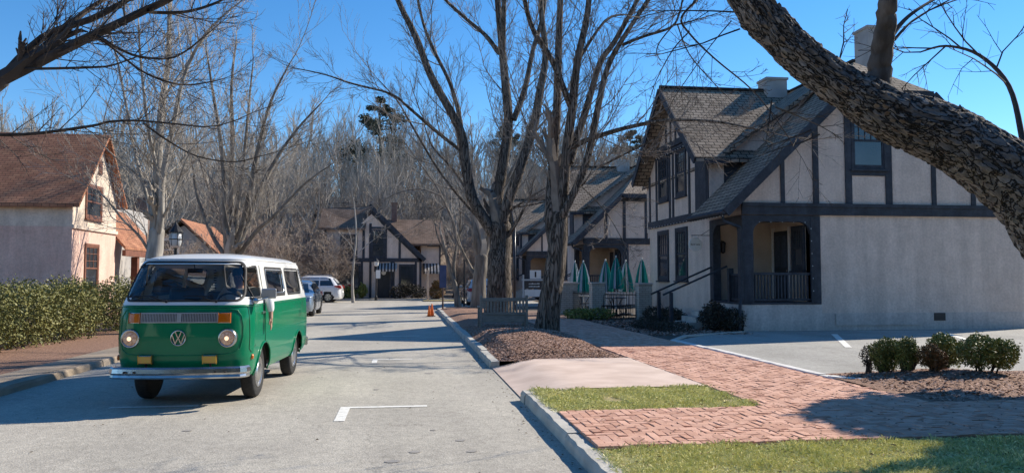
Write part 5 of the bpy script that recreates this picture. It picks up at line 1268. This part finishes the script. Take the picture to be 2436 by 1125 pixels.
traced_tree('street_tree', 'forked grey tree at the left edge of the mulch bed', 37, (3.44, 36.85, .12), [
 ([(1137,735),(1140,680),(1143,640),(1145,612)], .33, .30, 0),
 ([(1143,620),(1131,560),(1129,516),(1122,450),(1100,390),(1085,300)], .20, .06, 0),
 ([(1146,620),(1160,580),(1172,520),(1200,440),(1230,380)], .18, .06, 1),
 ([(1130,655),(1116,630),(1094,585),(1072,514),(1049,466),(1036,440),(1000,390),(960,335)], .10, .03, 1),
 ([(1049,466),(1000,450),(950,458),(915,475)], .05, .015, .5), ([(1060,490),(1030,510),(985,540)], .04, .015, .5)],
 BARK2, TWIGG, 44, .6, (1.0,2.6), 2, (5,5,4), .12, rmin=.006)
traced_tree('street_tree', 'slender leaning bare tree between the sign post and the forked tree', 39.8, (2.68, 39.7, .12), [
 ([(1090,728),(1084,685),(1072,648),(1060,600),(1050,560)], .15, .07, 0), ([(1082,680),(1080,620),(1092,560),(1095,500),(1085,440)], .09, .03, 0), ([(1062,610),(1040,560),(1030,500)], .05, .02, 0), ([(1092,560),(1110,520),(1120,470)], .04, .02, 0)],
 BARK2, TWIGG, 45, .5, (.8,2.0), 2, (5,4,4), .12, rmin=.007)
traced_tree('sapling', 'thin pale sapling standing before the corner shop window', 49, (-3.25, 50.2, .12), [
 ([(833,714),(838,670),(842,620),(847,570),(846,520),(840,470)], .085, .03, 0), ([(846,610),(870,585),(890,570)], .035, .015, 0), ([(844,600),(828,575),(812,560)], .03, .015, 0), ([(847,560),(870,530),(900,515)], .03, .012, 0)],
 BARK3, TWIGP, 46, .4, (.6,1.5), 2, (4,4,4), .15, rmin=.007)
# left side street trees
traced_tree('pale_tree', 'pale barked twin stemmed bare tree left of the camper van', 21.3, (-6.8, 22.3, .1), [
 ([(360,700),(364,640),(370,590),(373,550)], .235, .195, 0),
 ([(370,570),(371,480),(375,400),(380,310),(388,230),(400,150),(403,60),(405,-60)], .155, .04, .5),
 ([(375,565),(382,520),(385,440),(396,370),(412,300),(430,210),(455,140),(490,80),(540,30)], .10, .025, -1),
 ([(367,545),(350,470),(322,370),(300,250),(278,140),(258,70)], .06, .02, 1),
 ([(372,400),(352,300),(335,150),(330,60)], .055, .02, -1.5),
 ([(380,540),(392,510),(410,470),(425,430),(450,365),(480,330)], .045, .015, -1.5),
 ([(356,600),(330,560),(290,520),(245,465),(200,440)], .045, .012, -1), ([(352,590),(345,545),(310,510),(280,490)], .03, .012, 1),
 ([(388,235),(440,160),(480,100),(520,60)], .04, .015, 1.5), ([(392,420),(430,385),(470,340),(540,290)], .03, .01, 1), ([(372,480),(330,420),(270,370),(230,330)], .03, .01, -1)],
 BARK3, TWIGP, 51, .23, (.8,2.2), 2, (6,7,4), .08, rmin=.0045)
traced_tree('pale_tree', 'vase shaped pale bare tree with many stems behind the camper van', 31.3, (-6.8, 31.6, .1), [
 ([(545,710),(546,650),(548,612)], .30, .29, 0),
 ([(542,620),(536,520),(533,430),(524,330),(505,210),(490,110)], .14, .03, -1),
 ([(548,620),(551,450),(553,330),(551,200),(562,100)], .14, .03, .5), ([(552,618),(566,480),(580,380),(592,250),(602,150)], .12, .025, 1.5),
 ([(555,615),(590,480),(615,350),(645,240),(690,150)], .13, .025, -1), ([(560,612),(602,490),(650,390),(705,310),(765,245)], .13, .025, .5),
 ([(566,610),(610,550),(650,515),(722,440),(790,390)], .10, .02, -1.5), ([(540,615),(505,560),(470,470),(455,380),(430,300)], .10, .02, 1), ([(545,600),(525,520),(480,400),(465,300)], .08, .02, 2.5), ([(558,600),(575,540),(640,430),(670,380),(720,340)], .07, .02, 3)],
 BARK2, TWIGP, 52, .31, (.9,2.6), 2, (6,7,5), .14, rmin=.005)
traced_tree('dark_tree', 'dark overhanging bare boughs reaching in from the upper left', 9.0, (-8.3, 10.4, .1), [
 ([(-200,1000),(-190,700),(-150,450),(-80,260),(0,190)], .20, .10, 0),
 ([(-40,215),(90,150),(200,95),(270,62),(340,28),(400,0),(450,-30)], .068, .032, 0), ([(0,190),(100,90),(218,45),(290,8),(330,-20)], .05, .03, .5), ([(352,24),(365,30),(430,30),(480,20),(530,0),(570,-30)], .025, .012, .2),
 ([(180,105),(218,82),(280,115),(330,135),(400,140),(445,120),(485,88)], .022, .008, -.5), ([(150,120),(225,88),(330,165),(400,195),(450,202),(500,195),(530,188)], .018, .006, .4), ([(60,165),(218,161),(270,155),(340,130)], .018, .007, -.3),
 ([(-100,320),(60,320),(218,300),(260,290),(340,288),(480,302)], .022, .010, -.2), ([(340,292),(400,335),(470,372),(560,385),(625,370)], .014, .005, .3), ([(300,60),(295,20),(300,-20)], .014, .008, 0), ([(60,150),(200,30),(280,-20)], .045, .02, .9)],
 BARK4, TWIGD, 53, .15, (.35,1.1), 2, (5,5,3), .08, rmin=.0025)
# big leaning bough with plated bark, foreground right
def bough():
    dep = 6.5; base = (6.3, 6.2, .05); b = Vector(base); t = thing('leaning_tree', 'massive leaning bough with thick plated bark crossing the upper right foreground', 'tree', base)
    path = [(2760,1020),(2640,760),(2480,500),(2330,372),(2225,312),(2120,272),(2020,216),(1935,158),(1860,90),(1800,22),(1755,-45),(1700,-150),(1630,-290),(1590,-450),(1600,-640)]
    rad = [.40,.35,.30,.27,.25,.215,.17,.155,.15,.148,.142,.13,.11,.085,.03]
    P = [b-Vector((0,0,.15))]+[D(x, y, dep-.02*i) for i, (x, y) in enumerate(path)][1:]
    Q = smoothpath(P, 30); RR = np.interp(np.linspace(0, len(P)-1, len(Q)), range(len(P)), rad); n = 110; V = []; a = None; run = 0
    for i, q in enumerate(Q):
        tt = (Q[min(i+1,len(Q)-1)]-Q[max(i-1,0)]).normalized(); a = tt.orthogonal().normalized() if a is None else (a-tt*a.dot(tt)).normalized(); bb = tt.cross(a)
        if i: run += (q-Q[i-1]).length
        for j in range(n):
            th = 2*math.pi*j/n; dirv = a*math.cos(th)+bb*math.sin(th); s_ = RR[i]
            pt = Vector((math.cos(th)*s_*17, math.sin(th)*s_*17, run*3.6)); pt += noise.noise_vector(pt*.5)*1.1
            dist, _ = noise.voronoi(pt*1.0)
            e = dist[1]-dist[0]; plate = min(1, e/.30)
            hgt = .022*plate + .010*noise.noise(pt*.35) + .055*max(0, noise.noise((math.cos(th)*2.1+3, math.sin(th)*2.1, run*2.3))-.28) + .007*noise.noise(pt*2.3) + .05*s_*noise.noise((math.cos(th)*1.3, math.sin(th)*1.3, run*1.1)) + .008*noise.noise(pt*8)
            V.append(tuple(q+dirv*(s_-.015+hgt)-b))
    F = [(i*n+j, i*n+(j+1)%n, (i+1)*n+(j+1)%n, (i+1)*n+j) for i in range(len(Q)-1) for j in range(n)]
    F.append([(len(Q)-1)*n+j for j in range(n)])
    mb = MB(); mb.add(V, F); tk = mb.build('trunk', plate_bark('plated_bark', (.085,.080,.078), (.31,.285,.265), (.050,.047,.045), 15, (1,.36,1), 1.0, .035, .9, .10, .28, 'UV'), t, smooth=True, uv=False)
    uvl = tk.data.uv_layers.new(name='UVMap').data; cum = [0]
    for i in range(1, len(Q)): cum.append(cum[-1]+(Q[i]-Q[i-1]).length)
    for p in tk.data.polygons:
        if len(p.vertices) != 4: continue
        vi = list(p.vertices); wrap = (vi[0] % n) == n-1
        for li, v_ in zip(p.loop_indices, vi):
            j = v_ % n; jj = n if (wrap and j == 0) else j
            uvl[li].uv = (jj/n*1.35, cum[v_//n])
    # loose bark flakes on the edges
    rg = random.Random(9); mb = MB()
    for i in range(260):
        k = rg.randrange(int(len(Q)*.25), len(Q)-2); tt = (Q[k+1]-Q[k]).normalized(); a = tt.orthogonal().normalized(); th = rg.uniform(0, 6.28); dv = a*math.cos(th)+tt.cross(a)*math.sin(th)
        p = Q[k]+dv*(RR[k]-.004)-b; s1 = rg.uniform(.012,.034); s2 = rg.uniform(.006,.018); sd = tt.cross(dv); lift = rg.uniform(.004,.024)
        mb.add([p-tt*s1-sd*s2*rg.random(), p-sd*s2*1.2, p+tt*s1-sd*s2*.5, p+tt*s1*rg.uniform(.6,1.2)+sd*s2+dv*lift, p+tt*s1*rg.uniform(-.2,.2)+sd*s2*rg.uniform(.6,1.5)+dv*lift, p-tt*s1*rg.uniform(.5,1)+sd*s2+dv*lift*.6], [(0,1,2,3,4,5)])
    mb.build('bark_flakes', pm('bark_flake', (.07,.055,.045), (.24,.20,.17), 6, .95, island=True), t, uv=False)
    tr, tw = Tw(), Tw(); rg = random.Random(5)
    up = [D(x, y, d_) for x, y, d_ in ((2092,235,6.5),(2090,190,6.45),(2097,130,6.4),(2106,60,6.3),(2115,-20,6.2),(2120,-120,6.1),(2100,-280,6.0),(2120,-460,5.9),(2170,-620,5.8))]
    qq = smoothpath(up, 8); mbu = MB(); mbu.tube([q+rnd3(rg)*.004-b for q in qq], [(.098-.085*(i/len(qq))**1.5)*(1+.75*math.exp(-i/3.2)+.07*noise.noise((i*.4,0,0))) for i in range(len(qq))], 20); mbu.build('upright_branch', bark_mat('smooth_bark', (.085,.072,.062), (.20,.172,.148), 11, .9, (1,1,.35)), t, smooth=True, uv=False)
    for pth, r0, r1 in (([(2122,85,6.4),(2150,50,6.5),(2185,22,6.6),(2235,-8,6.8)], .022, .010), ([(2128,95,6.4),(2165,55,6.6),(2210,25,6.9)], .014, .006), ([(2450,450,6.45),(2432,330,6.7),(2400,205,6.9),(2330,132,7.1),(2250,110,7.3),(2188,125,7.5)], .030, .007)): tb = Tw(); tb.tube(smoothpath([D(*q) for q in pth], 5), r0, r1, 8); tb.build('side_branch', TWIGD, t, base)
    for (x, y, d_), (dx, dz), L in [((1845,255,6.5),(.5,-.3),.6),((1835,240,6.4),(-.3,-1),.35),((1980,190,6.5),(.3,1),.7),((1760,70,6.5),(-1,-.35),1.0),((1750,30,6.4),(-1,.1),1.0),((2165,55,6.6),(.7,.6),.8),((2210,25,6.9),(1,.3),.7),((2330,132,7.1),(-.6,.6),.7),((2290,118,7.2),(-1,.5),.7),((2250,110,7.3),(-.6,-.6),.6),((2225,116,7.4),(-1,.2),.7),((2190,125,7.5),(-1,-.1),.6),((2395,200,6.9),(-.9,.2),.9),((2370,165,7.0),(.3,1),.8),((2235,-8,6.8),(.6,.5),.6),((1930,310,6.7),(-1,-.25),.55),((1900,250,6.6),(-.8,-.5),.6),((1950,320,6.6),(-.6,-.35),.5)]:
        shoot(tw, D(x, y, d_), Vector((dx, rg.uniform(-.3,.3), dz)), L, .009, 2, rg, -.01, .22, (4,5,4), .5, .7, .0022)
    tw.build('twigs', TWIGD, t, base, False)
    return t
bough()
traced_tree('roadside_tree', 'thin drooping bare branches hanging down before the near house roof', 9.2, (11.6, 6.4, .1), [
 ([(3000,950),(2950,600),(2800,100),(2400,-150)], .16, .08, 0), ([(2400,-150),(2150,-220),(1900,-190),(1750,-100)], .07, .03, -1),
 ([(1750,-100),(1680,-20),(1622,40),(1640,80),(1700,140),(1790,215),(1850,290),(1890,350)], .018, .005, 0), ([(1640,75),(1600,120),(1562,190),(1545,240)], .010, .004, 0), ([(1612,60),(1640,130),(1700,200),(1740,240)], .009, .004, .3), ([(1740,50),(1690,110),(1640,180),(1600,240),(1575,300)], .008, .003, .3)],
 BARK4, TWIGD, 57, .22, (.3,.8), 2, (4,4,3), .02, rmin=.0025)

# generic bare trees: a few are grown, the rest are copies with their own size and turn
def grown(name, h, seed, bark, twig, kids=(6,6,5,4), spread=.55, trunk=.02, lvl=4, mult=False, up=.10, rmin=.007):
    rg = random.Random(seed); tr, tw = Tw(), Tw(); t = bpy.data.objects.new(name, None); C.objects.link(t)
    st = [(Vector((0,0,-.2)), Vector((rg.uniform(-.08,.08), rg.uniform(-.08,.08), 1)), h*.55)] if not mult else [(Vector((rg.uniform(-.15,.15), rg.uniform(-.15,.15), -.2)), Vector((rg.gauss(0,.32), rg.gauss(0,.32), 1)), h*.5*rg.uniform(.8,1.1)) for _ in range(4)]
    for p, d, L in st:
        P = [p]; k = 8; dd = d.normalized()
        for i in range(k): dd = (dd+rnd3(rg)*.07+Vector((0,0,.05))).normalized(); P.append(P[-1]+dd*L/k)
        r0 = h*trunk*(.6 if mult else 1); tr.tube(P, r0, r0*.45, 8)
        n = 11 if not mult else 7
        for i in range(n):
            f = .30+.70*(i+.5*rg.random())/n; x = f*k; j = min(k-1, int(x)); q = P[j]+(P[j+1]-P[j])*(x-j); a = i*2.4+rg.random(); ax = Vector((math.cos(a), math.sin(a), .55+.5*f+rg.random()*.4)).normalized()
            shoot(tw, q, ax, h*.36*rg.uniform(.7,1.15)*(1.15-.3*f), r0*.42*(1.2-.6*f), lvl-1, rg, up, .16, kids, .52, spread, rmin)
        shoot(tw, P[-1], dd, h*.36, r0*.42, lvl-1, rg, up, .16, kids, .55, spread, rmin)
    tr.build('trunk', bark, t, (0,0,0)); tw.build('crown', twig, t, (0,0,0), False); return t
P1 = grown('wood_tree', 13, 61, BARK2, TWIGG, (5,5,5,4), .6); P2 = grown('wood_tree', 13, 62, BARK2, TWIGG, (5,5,5,4), .5, mult=True); P3 = grown('wood_tree', 13, 63, BARK4, TWIGG, (5,5,5,4), .65)
S1 = grown('brown_shrub_tree', 6, 64, BARK2, TWIGB, (6,6,6,5), .75, mult=True, up=.02, rmin=.006); S2 = grown('brown_shrub_tree', 6, 65, BARK4, TWIGB, (6,6,6,5), .8, mult=True, up=.0, rmin=.006)
def plant(protos, spots, label, group, cat='tree', used=set()):
    for x, y, sc, rz in spots:
        pr = protos[rng.randrange(len(protos))]
        z = hill_z(x, y) if y > 62 or x < -30 else .08
        if pr.name not in used and False: pass
        o = dup(pr, (x, y, z), rz, None, (sc, sc, sc*rng.uniform(.9,1.12))); tag(o, label, cat, group)
spots = []
r7 = random.Random(70)
for row, (y0, n_, x0, x1, s0, s1) in enumerate([(69,22,-46,34,.8,1.15),(76,24,-50,38,.85,1.2),(84,26,-54,44,.9,1.25),(94,28,-60,50,.95,1.3),(106,30,-66,56,1.0,1.3),(122,30,-75,64,1.0,1.35)]):
    for i in range(n_): spots.append((x0+(x1-x0)*(i+r7.uniform(.1,.9))/n_, y0+r7.uniform(-6,6), r7.uniform(s0,s1), r7.uniform(0,6.3)))
plant([P1,P2,P3], spots, 'tall bare grey brown tree in the wood on the hillside behind the houses', 'bare trees in the hillside wood')
# left mid ground trees among and behind the left houses
plant([P1,P2,P3], [(-22,52,.9,1),(-17.5,58,.95,2),(-27,60,1.0,3),(-14,63,.95,4),(-33,50,1.0,5),(-19,44,.8,.4),(-24,38,.85,1.4),(-10,64,.9,2.2)], 'bare tree standing between the cream house and the wood', 'bare trees behind the left hand houses')
plant([S1,S2], [(-8.4,52.5,.95,0),(-10.4,49.5,1.0,1),(-11.0,55.5,1.1,2),(-7.2,58.5,1.15,3),(-9.4,62,1.3,4),(-12.6,60,1.25,5),(-7.4,47.5,.75,.5),(-13.2,46,.85,1.5),(-6.4,64,1.3,2.5),(-11.6,41.5,.7,3.5),(-4.5,66,1.4,.7),(-2,67,1.35,1.9),(.5,67,1.4,2.9),(-14.5,64,1.5,4.4),(-17,66,1.5,5.1),(-8,70,1.6,.3),(-12,72,1.7,1.3),(-5.6,54.9,.95,.9),(-6.6,56.6,1.2,3.9)], 'tangled brown bare thicket tree left of the corner shop', 'brown thicket left of the corner shop', 'shrub')
plant([S2], [(3.6,60.5,.8,1),(5.4,62,.95,2),(7,66,1.1,3)], 'brown bare shrub right of the corner shop', 'brown shrubs right of the corner shop', 'shrub')
for pr in (P1, P2, P3, S1, S2):
    for c_ in list(pr.children): bpy.data.objects.remove(c_)
    bpy.data.objects.remove(pr)
t = thing('utility_pole', 'thin pale pole with two wires rising behind the corner shop ridge', 'pole', (-3.9, 78, hill_z(-3.9,78)-.2))
mb = MB(); mb.tube([(0,0,0),(0,0,9.2)], .09, 8); mb.build('shaft', pm('pale_wood', (.45,.33,.24)), t, uv=False)
mb = MB(); mb.tube([(-22,4,8.1),(-11,2,7.6),(0,0,8.3),(10,3,7.6),(22,8,8.2)], .025, 4); mb.tube([(-22,4,7.2),(-11,2,6.7),(0,0,7.3),(10,3,6.6),(22,8,7.2)], .025, 4); mb.build('wires', BLACKM, t, uv=False)
# far wood on the crest: reads as one mass
tw = Tw(); r8 = random.Random(80)
for i in range(420):
    x = r8.uniform(-170, 170); y = r8.uniform(150, 235); z = hill_z(x, y)-.3; h = r8.uniform(9, 15); p = Vector((x,y,z)); q = p+Vector((r8.uniform(-.5,.5),0,h*.6)); tw.tube([p, q, q+Vector((r8.uniform(-.5,.5),0,h*.4))], .16, .03, 3)
    for k in range(26):
        f = r8.uniform(.3,1); a = r8.uniform(0,6.28); s_ = p+(q-p)*f; e = s_+Vector((math.cos(a), math.sin(a), r8.uniform(.5,1.6)))*h*.20*r8.uniform(.5,1.2); m = (s_+e)/2+Vector((0,0,-.2)); tw.tube([s_,m,e], .05, .015, 3)
        for g in range(4): e2 = m+(e-m)*r8.random()+rnd3(r8)*.1; tw.tube([e2, e2+Vector((r8.gauss(0,.6),r8.gauss(0,.6),abs(r8.gauss(.6,.5))))*1.1], .02, .012, 3)
me = bpy.data.meshes.new('far_wood'); me.from_pydata(tw.V, [], tw.F); me.materials.append(TWIGG); fw = bpy.data.objects.new('far_wood', me); C.objects.link(fw); stuff(fw, 'grey brown mass of bare winter woodland along the crest of the hill', 'woodland')
# leaf clumps
def leafmesh(mb, blobs, n, size, seed, shell=.45):
    r_ = np.random.RandomState(seed); tot = sum(b_[1][0]*b_[1][1]+b_[1][0]*b_[1][2] for b_ in blobs)
    for c, rad in blobs:
        k = int(n*(rad[0]*rad[1]+rad[0]*rad[2])/tot)
        for i in range(k):
            v = r_.normal(size=3); v /= np.linalg.norm(v)+1e-9; q = 1-shell*r_.rand()**1.5
            f = 1+.34*noise.noise((v[0]*2.6+c[0]*9, v[1]*2.6+c[1]*9, v[2]*2.6+c[2]*5))+(.22*r_.rand() if r_.rand() < .06 else 0)
            p = Vector((c[0]+v[0]*rad[0]*q*f, c[1]+v[1]*rad[1]*q*f, c[2]+v[2]*rad[2]*q*f))
            if p.z < .01: continue
            u = Vector(r_.normal(size=3)).normalized(); w_ = u.cross(Vector(r_.normal(size=3))).normalized(); s_ = size*r_.uniform(.6,1.3)
            mb.add([p-u*s_, p+w_*s_*.5, p+u*s_, p-w_*s_*.5], [(0,1,2,3)])
def bush(name, label, cat, loc, blobs, n, size, mat, seed, stems=3, group=None, stemmat=BARK4):
    t = thing(name, label, cat, loc, 0, group); mb = MB(); leafmesh(mb, blobs, n, size, seed); mb.build('foliage', mat, t, uv=False)
    r_ = random.Random(seed); tw = Tw()
    for c, rad in blobs:
        for k in range(stems):
            b = Vector((c[0]*.6+r_.uniform(-.05,.05), c[1]*.6+r_.uniform(-.05,.05), -.03)); tw.tube([b, (b+Vector(c))/2+rnd3(r_)*.03, Vector(c)+rnd3(r_)*rad[0]*.4], .012+.01*rad[0], .006, 4)
    tw.build('stems', stemmat, t, (0,0,0)); return t
# box bushes at the corner of the lot, on their mound of mulch
def mz(x, y): return .15+.14*math.exp(-(((x-7.7)/1.2)**2+((y-10.35)/.7)**2))
o = gridsheet('shrub_bed', 6.15, 11.0, 8.47, 11.2, 40, 30, lambda x, y: mz(x, y)-.02, MULCH); struct(o)
def bb(px, py, d): p = D(px, py, d); return (p.x, p.y, mz(p.x, p.y)-.02)
bush('box_bush', 'sparse small leggy bush at the left end of the clipped row by the lot', 'bush', bb(2064,885,11.7), [((0,0,.26),(.10,.10,.16)),((.03,0,.12),(.05,.05,.1))], 700, .016, SHRUBD, 91, 5)
bush('box_bush', 'clipped rounded green bush, first dense one of the row by the lot', 'bush', bb(2107,892,11.6), [((-.13,0,.29),(.115,.15,.17)),((.0,0,.33),(.135,.16,.18)),((.12,0,.32),(.12,.15,.17)),((-.06,0,.16),(.12,.12,.16)),((.08,0,.16),(.11,.12,.16))], 9500, .014, BOX, 92, 4)
bush('box_bush', 'clipped bright topped green bush in the middle of the row by the lot', 'bush', bb(2156,895,11.4), [((-.05,0,.30),(.11,.14,.17)),((.05,0,.33),(.115,.15,.16)),((.0,0,.15),(.10,.11,.16)),((.13,0,.22),(.07,.09,.14))], 7500, .014, BOX, 93, 4)
bush('box_bush', 'reddish tipped bush at the right end of the row by the lot', 'bush', bb(2212,905,11.2), [((0,0,.22),(.15,.17,.16)),((.12,0,.17),(.14,.16,.15)),((.05,0,.30),(.08,.1,.1))], 6400, .015, SHRUBR, 94, 4)
bush('box_bush', 'dark rounded bush behind the reddish one by the lot', 'bush', bb(2240,868,12.4), [((0,0,.36),(.22,.22,.22)),((.2,.1,.28),(.24,.24,.24))], 6000, .020, BOX, 95, 4)
bush('box_bush', 'broad green bush farther right beside the reddish one', 'bush', bb(2330,890,11.3), [((0,0,.30),(.26,.25,.24)),((.35,0,.26),(.24,.25,.22))], 8000, .020, BOX, 96, 4)
scatter_chips('shrub_litter', 5000, lambda r_: (lambda x, y: (x, y, mz(x,y)-.02))(6.3+3.6*r_.rand(), 8.6+2.5*r_.rand()), .008, .024, CHIP, 23, 'pinkish chips and dead leaves under the clipped bushes by the lot', 'mulch')
# hedge on the left
hd_ = []
r9 = random.Random(97)
for i in range(26): hd_.append(((r9.uniform(-.4,.4), i*.42, .72+r9.uniform(-.06,.06)), (.62,.5,.74)))
bush('hedge', 'loose olive green hedge in front of the cream house', 'hedge', (-8.35, 13.8, .1), hd_, 52000, .034, HEDGEL, 98, 1)
# shrubs at the porch steps
bush('porch_shrub', 'dark leafless looking shrub massed between the porch handrails', 'shrub', (8.6, 20.9, .13), [((0,0,.35),(.45,.4,.35)),((.4,-.2,.3),(.4,.4,.32)),((.1,.3,.5),(.3,.3,.3))], 5200, .035, SHRUBD, 99, 6)
bush('porch_shrub', 'low dark shrub along the wall below the paired windows', 'shrub', (8.6, 24.6, .13), [((0,0,.25),(.4,.5,.27)),((-.2,1.0,.25),(.4,.6,.25)),((-.2,-.9,.2),(.4,.5,.22))], 3600, .035, SHRUBD, 100, 4)
bush('porch_shrub', 'low spreading dark ground shrub at the foot of the near handrail', 'shrub', (7.2, 20.6, .13), [((0,0,.12),(.6,.8,.16)),((-.3,1.2,.12),(.5,.8,.14)),((.3,2.3,.14),(.5,.8,.18))], 3600, .03, SHRUBD, 101, 2)
scatter_chips('planting_litter', 5000, lambda r_: (lambda y: (6.2+2.9*r_.rand(), y, .122))(19.3+7*r_.rand()), .015, .04, CHIP, 17, 'dead leaves littering the shaded bed below the near house', 'leaf litter')
# shrubs before the corner shop and the patio
bush('shop_shrub', 'rounded grey green shrub below the shop window across the junction', 'shrub', (-.3, 55.6, .12), [((0,0,.5),(.8,.5,.5)),((1.2,0,.45),(.7,.5,.45)),((.5,.2,.7),(.6,.4,.4))], 3600, .06, SHRUBD, 102, 3)
bush('shop_shrub', 'reddish bare topped shrub right of the corner shop', 'shrub', (2.2, 54.9, .1), [((0,0,.5),(.6,.5,.5)),((.1,0,1.0),(.5,.4,.35))], 2400, .06, SHRUBR, 103, 4)
bush('shop_shrub', 'small potted green shrub left of the shop door', 'shrub', (-3.0, 56.2, .12), [((0,0,.55),(.35,.35,.5))], 1200, .06, BOX, 104, 3)
bush('shop_shrub', 'low dark shrub under the left shop window', 'shrub', (-4.2, 56.3, .12), [((0,0,.4),(.8,.35,.4))], 1600, .06, BOX, 105, 3)
bush('patio_shrub', 'low dark clipped shrub at the foot of the slim patio pillar', 'shrub', (6.1, 27.2, .13), [((0,0,.18),(.5,.8,.2)),((.6,-.5,.2),(.6,.5,.22))], 2600, .04, BOX, 106, 3)
sheet('grass_island', [(1.2,52.6),(6.5,52.0),(6.5,54.1),(1.2,54.3)], .06, GRASSM)
# pine and other evergreens on the hill
def pine(label, loc, h, seed, group=None):
    t = thing('pine_tree', label, 'tree', loc, 0, group); rg = random.Random(seed); tr = Tw(); k = 12
    P = [Vector((rg.gauss(0,.12), rg.gauss(0,.12), h*i/k-.3)) for i in range(k+1)]; tr.tube(P, h*.017, h*.005, 8); mb = MB()
    for i in range(30):
        f = min(.99, .42+.57*i/29+rg.gauss(0,.025)); a = rg.uniform(0,6.28); L = h*.22*(1.25-f)*rg.uniform(.4,1.5)+h*.03; j = min(k-1, int(f*k)); p = P[j]+(P[j+1]-P[j])*(f*k-j); e = p+Vector((math.cos(a)*L, math.sin(a)*L, L*.18)); tr.tube([p, (p+e)/2+Vector((0,0,-.08*L)), e], .09, .03, 4)
        leafmesh(mb, [(tuple(e+rnd3(rg)*.25), (L*rg.uniform(.35,.6), L*rg.uniform(.35,.6), L*rg.uniform(.2,.38))), (tuple((p+e*2)/3+rnd3(rg)*.3), (L*.4, L*.4, L*rg.uniform(.15,.3)))], 420, .15, seed*50+i, .95)
    tr.build('trunk', BARK4, t, (0,0,0)); mb.build('crown', PINEL, t, uv=False)
def hp(px, d): p = D(px, 500, d); return (p.x, p.y, hill_z(p.x, p.y)-.2)
pine('tall dark pine rising above the corner shop roof', hp(902,98), 18.5, 111)
pine('shorter pine on the crest at the right, by the near roof', hp(1500,118), 13.0, 112)
pine('pine half hidden by the middle tree crowns', hp(1215,120), 12.5, 113)
bush('shadow_casting_holly', 'unseen evergreen holly past the right edge, its crown shaped to shadow the near paving', 'tree', (11.15, 9.75, .1), [((0,0,3.6),(1.0,1.5,.95)),((.2,-1.3,3.3),(1.0,1.3,.85)),((-.2,.4,4.2),(.75,1.1,.55)),((.3,-2.2,2.9),(.9,1.0,.8)),((-.2,-2.6,4.3),(1.0,1.2,.8)),((-.1,-1.7,4.0),(1.0,1.1,.8)),((-.6,-3.4,4.4),(.9,1.0,.7))], 36000, .10, HOLLY, 121, 3)  # unseen blocker: crown shaped to drop a shadow on the lower right paving
# evergreens added out of view behind the camera, to darken surfaces facing this way
ev = bush('shading_evergreen', 'tall dense evergreen added unseen behind the viewer to darken surfaces facing it', 'tree', (-13, -13, 0), [((0,0,3.2),(2.6,2.6,3.0)),((.2,0,7.0),(2.3,2.3,3.4)),((0,.2,11),(1.5,1.5,3.2))], 9000, .42, HOLLY, 130, 2, group='evergreens added behind the viewer')
for x_, y_, k_ in [(-8,-15,1.05),(-3,-13.5,.95),(2,-15,1.1),(7,-13,1.0),(12,-14.5,1.1),(17,-12,1.0),(-18,-9,1.0),(22,-8,1.0)]: dup(ev, (x_, y_, 0), x_, None, k_)
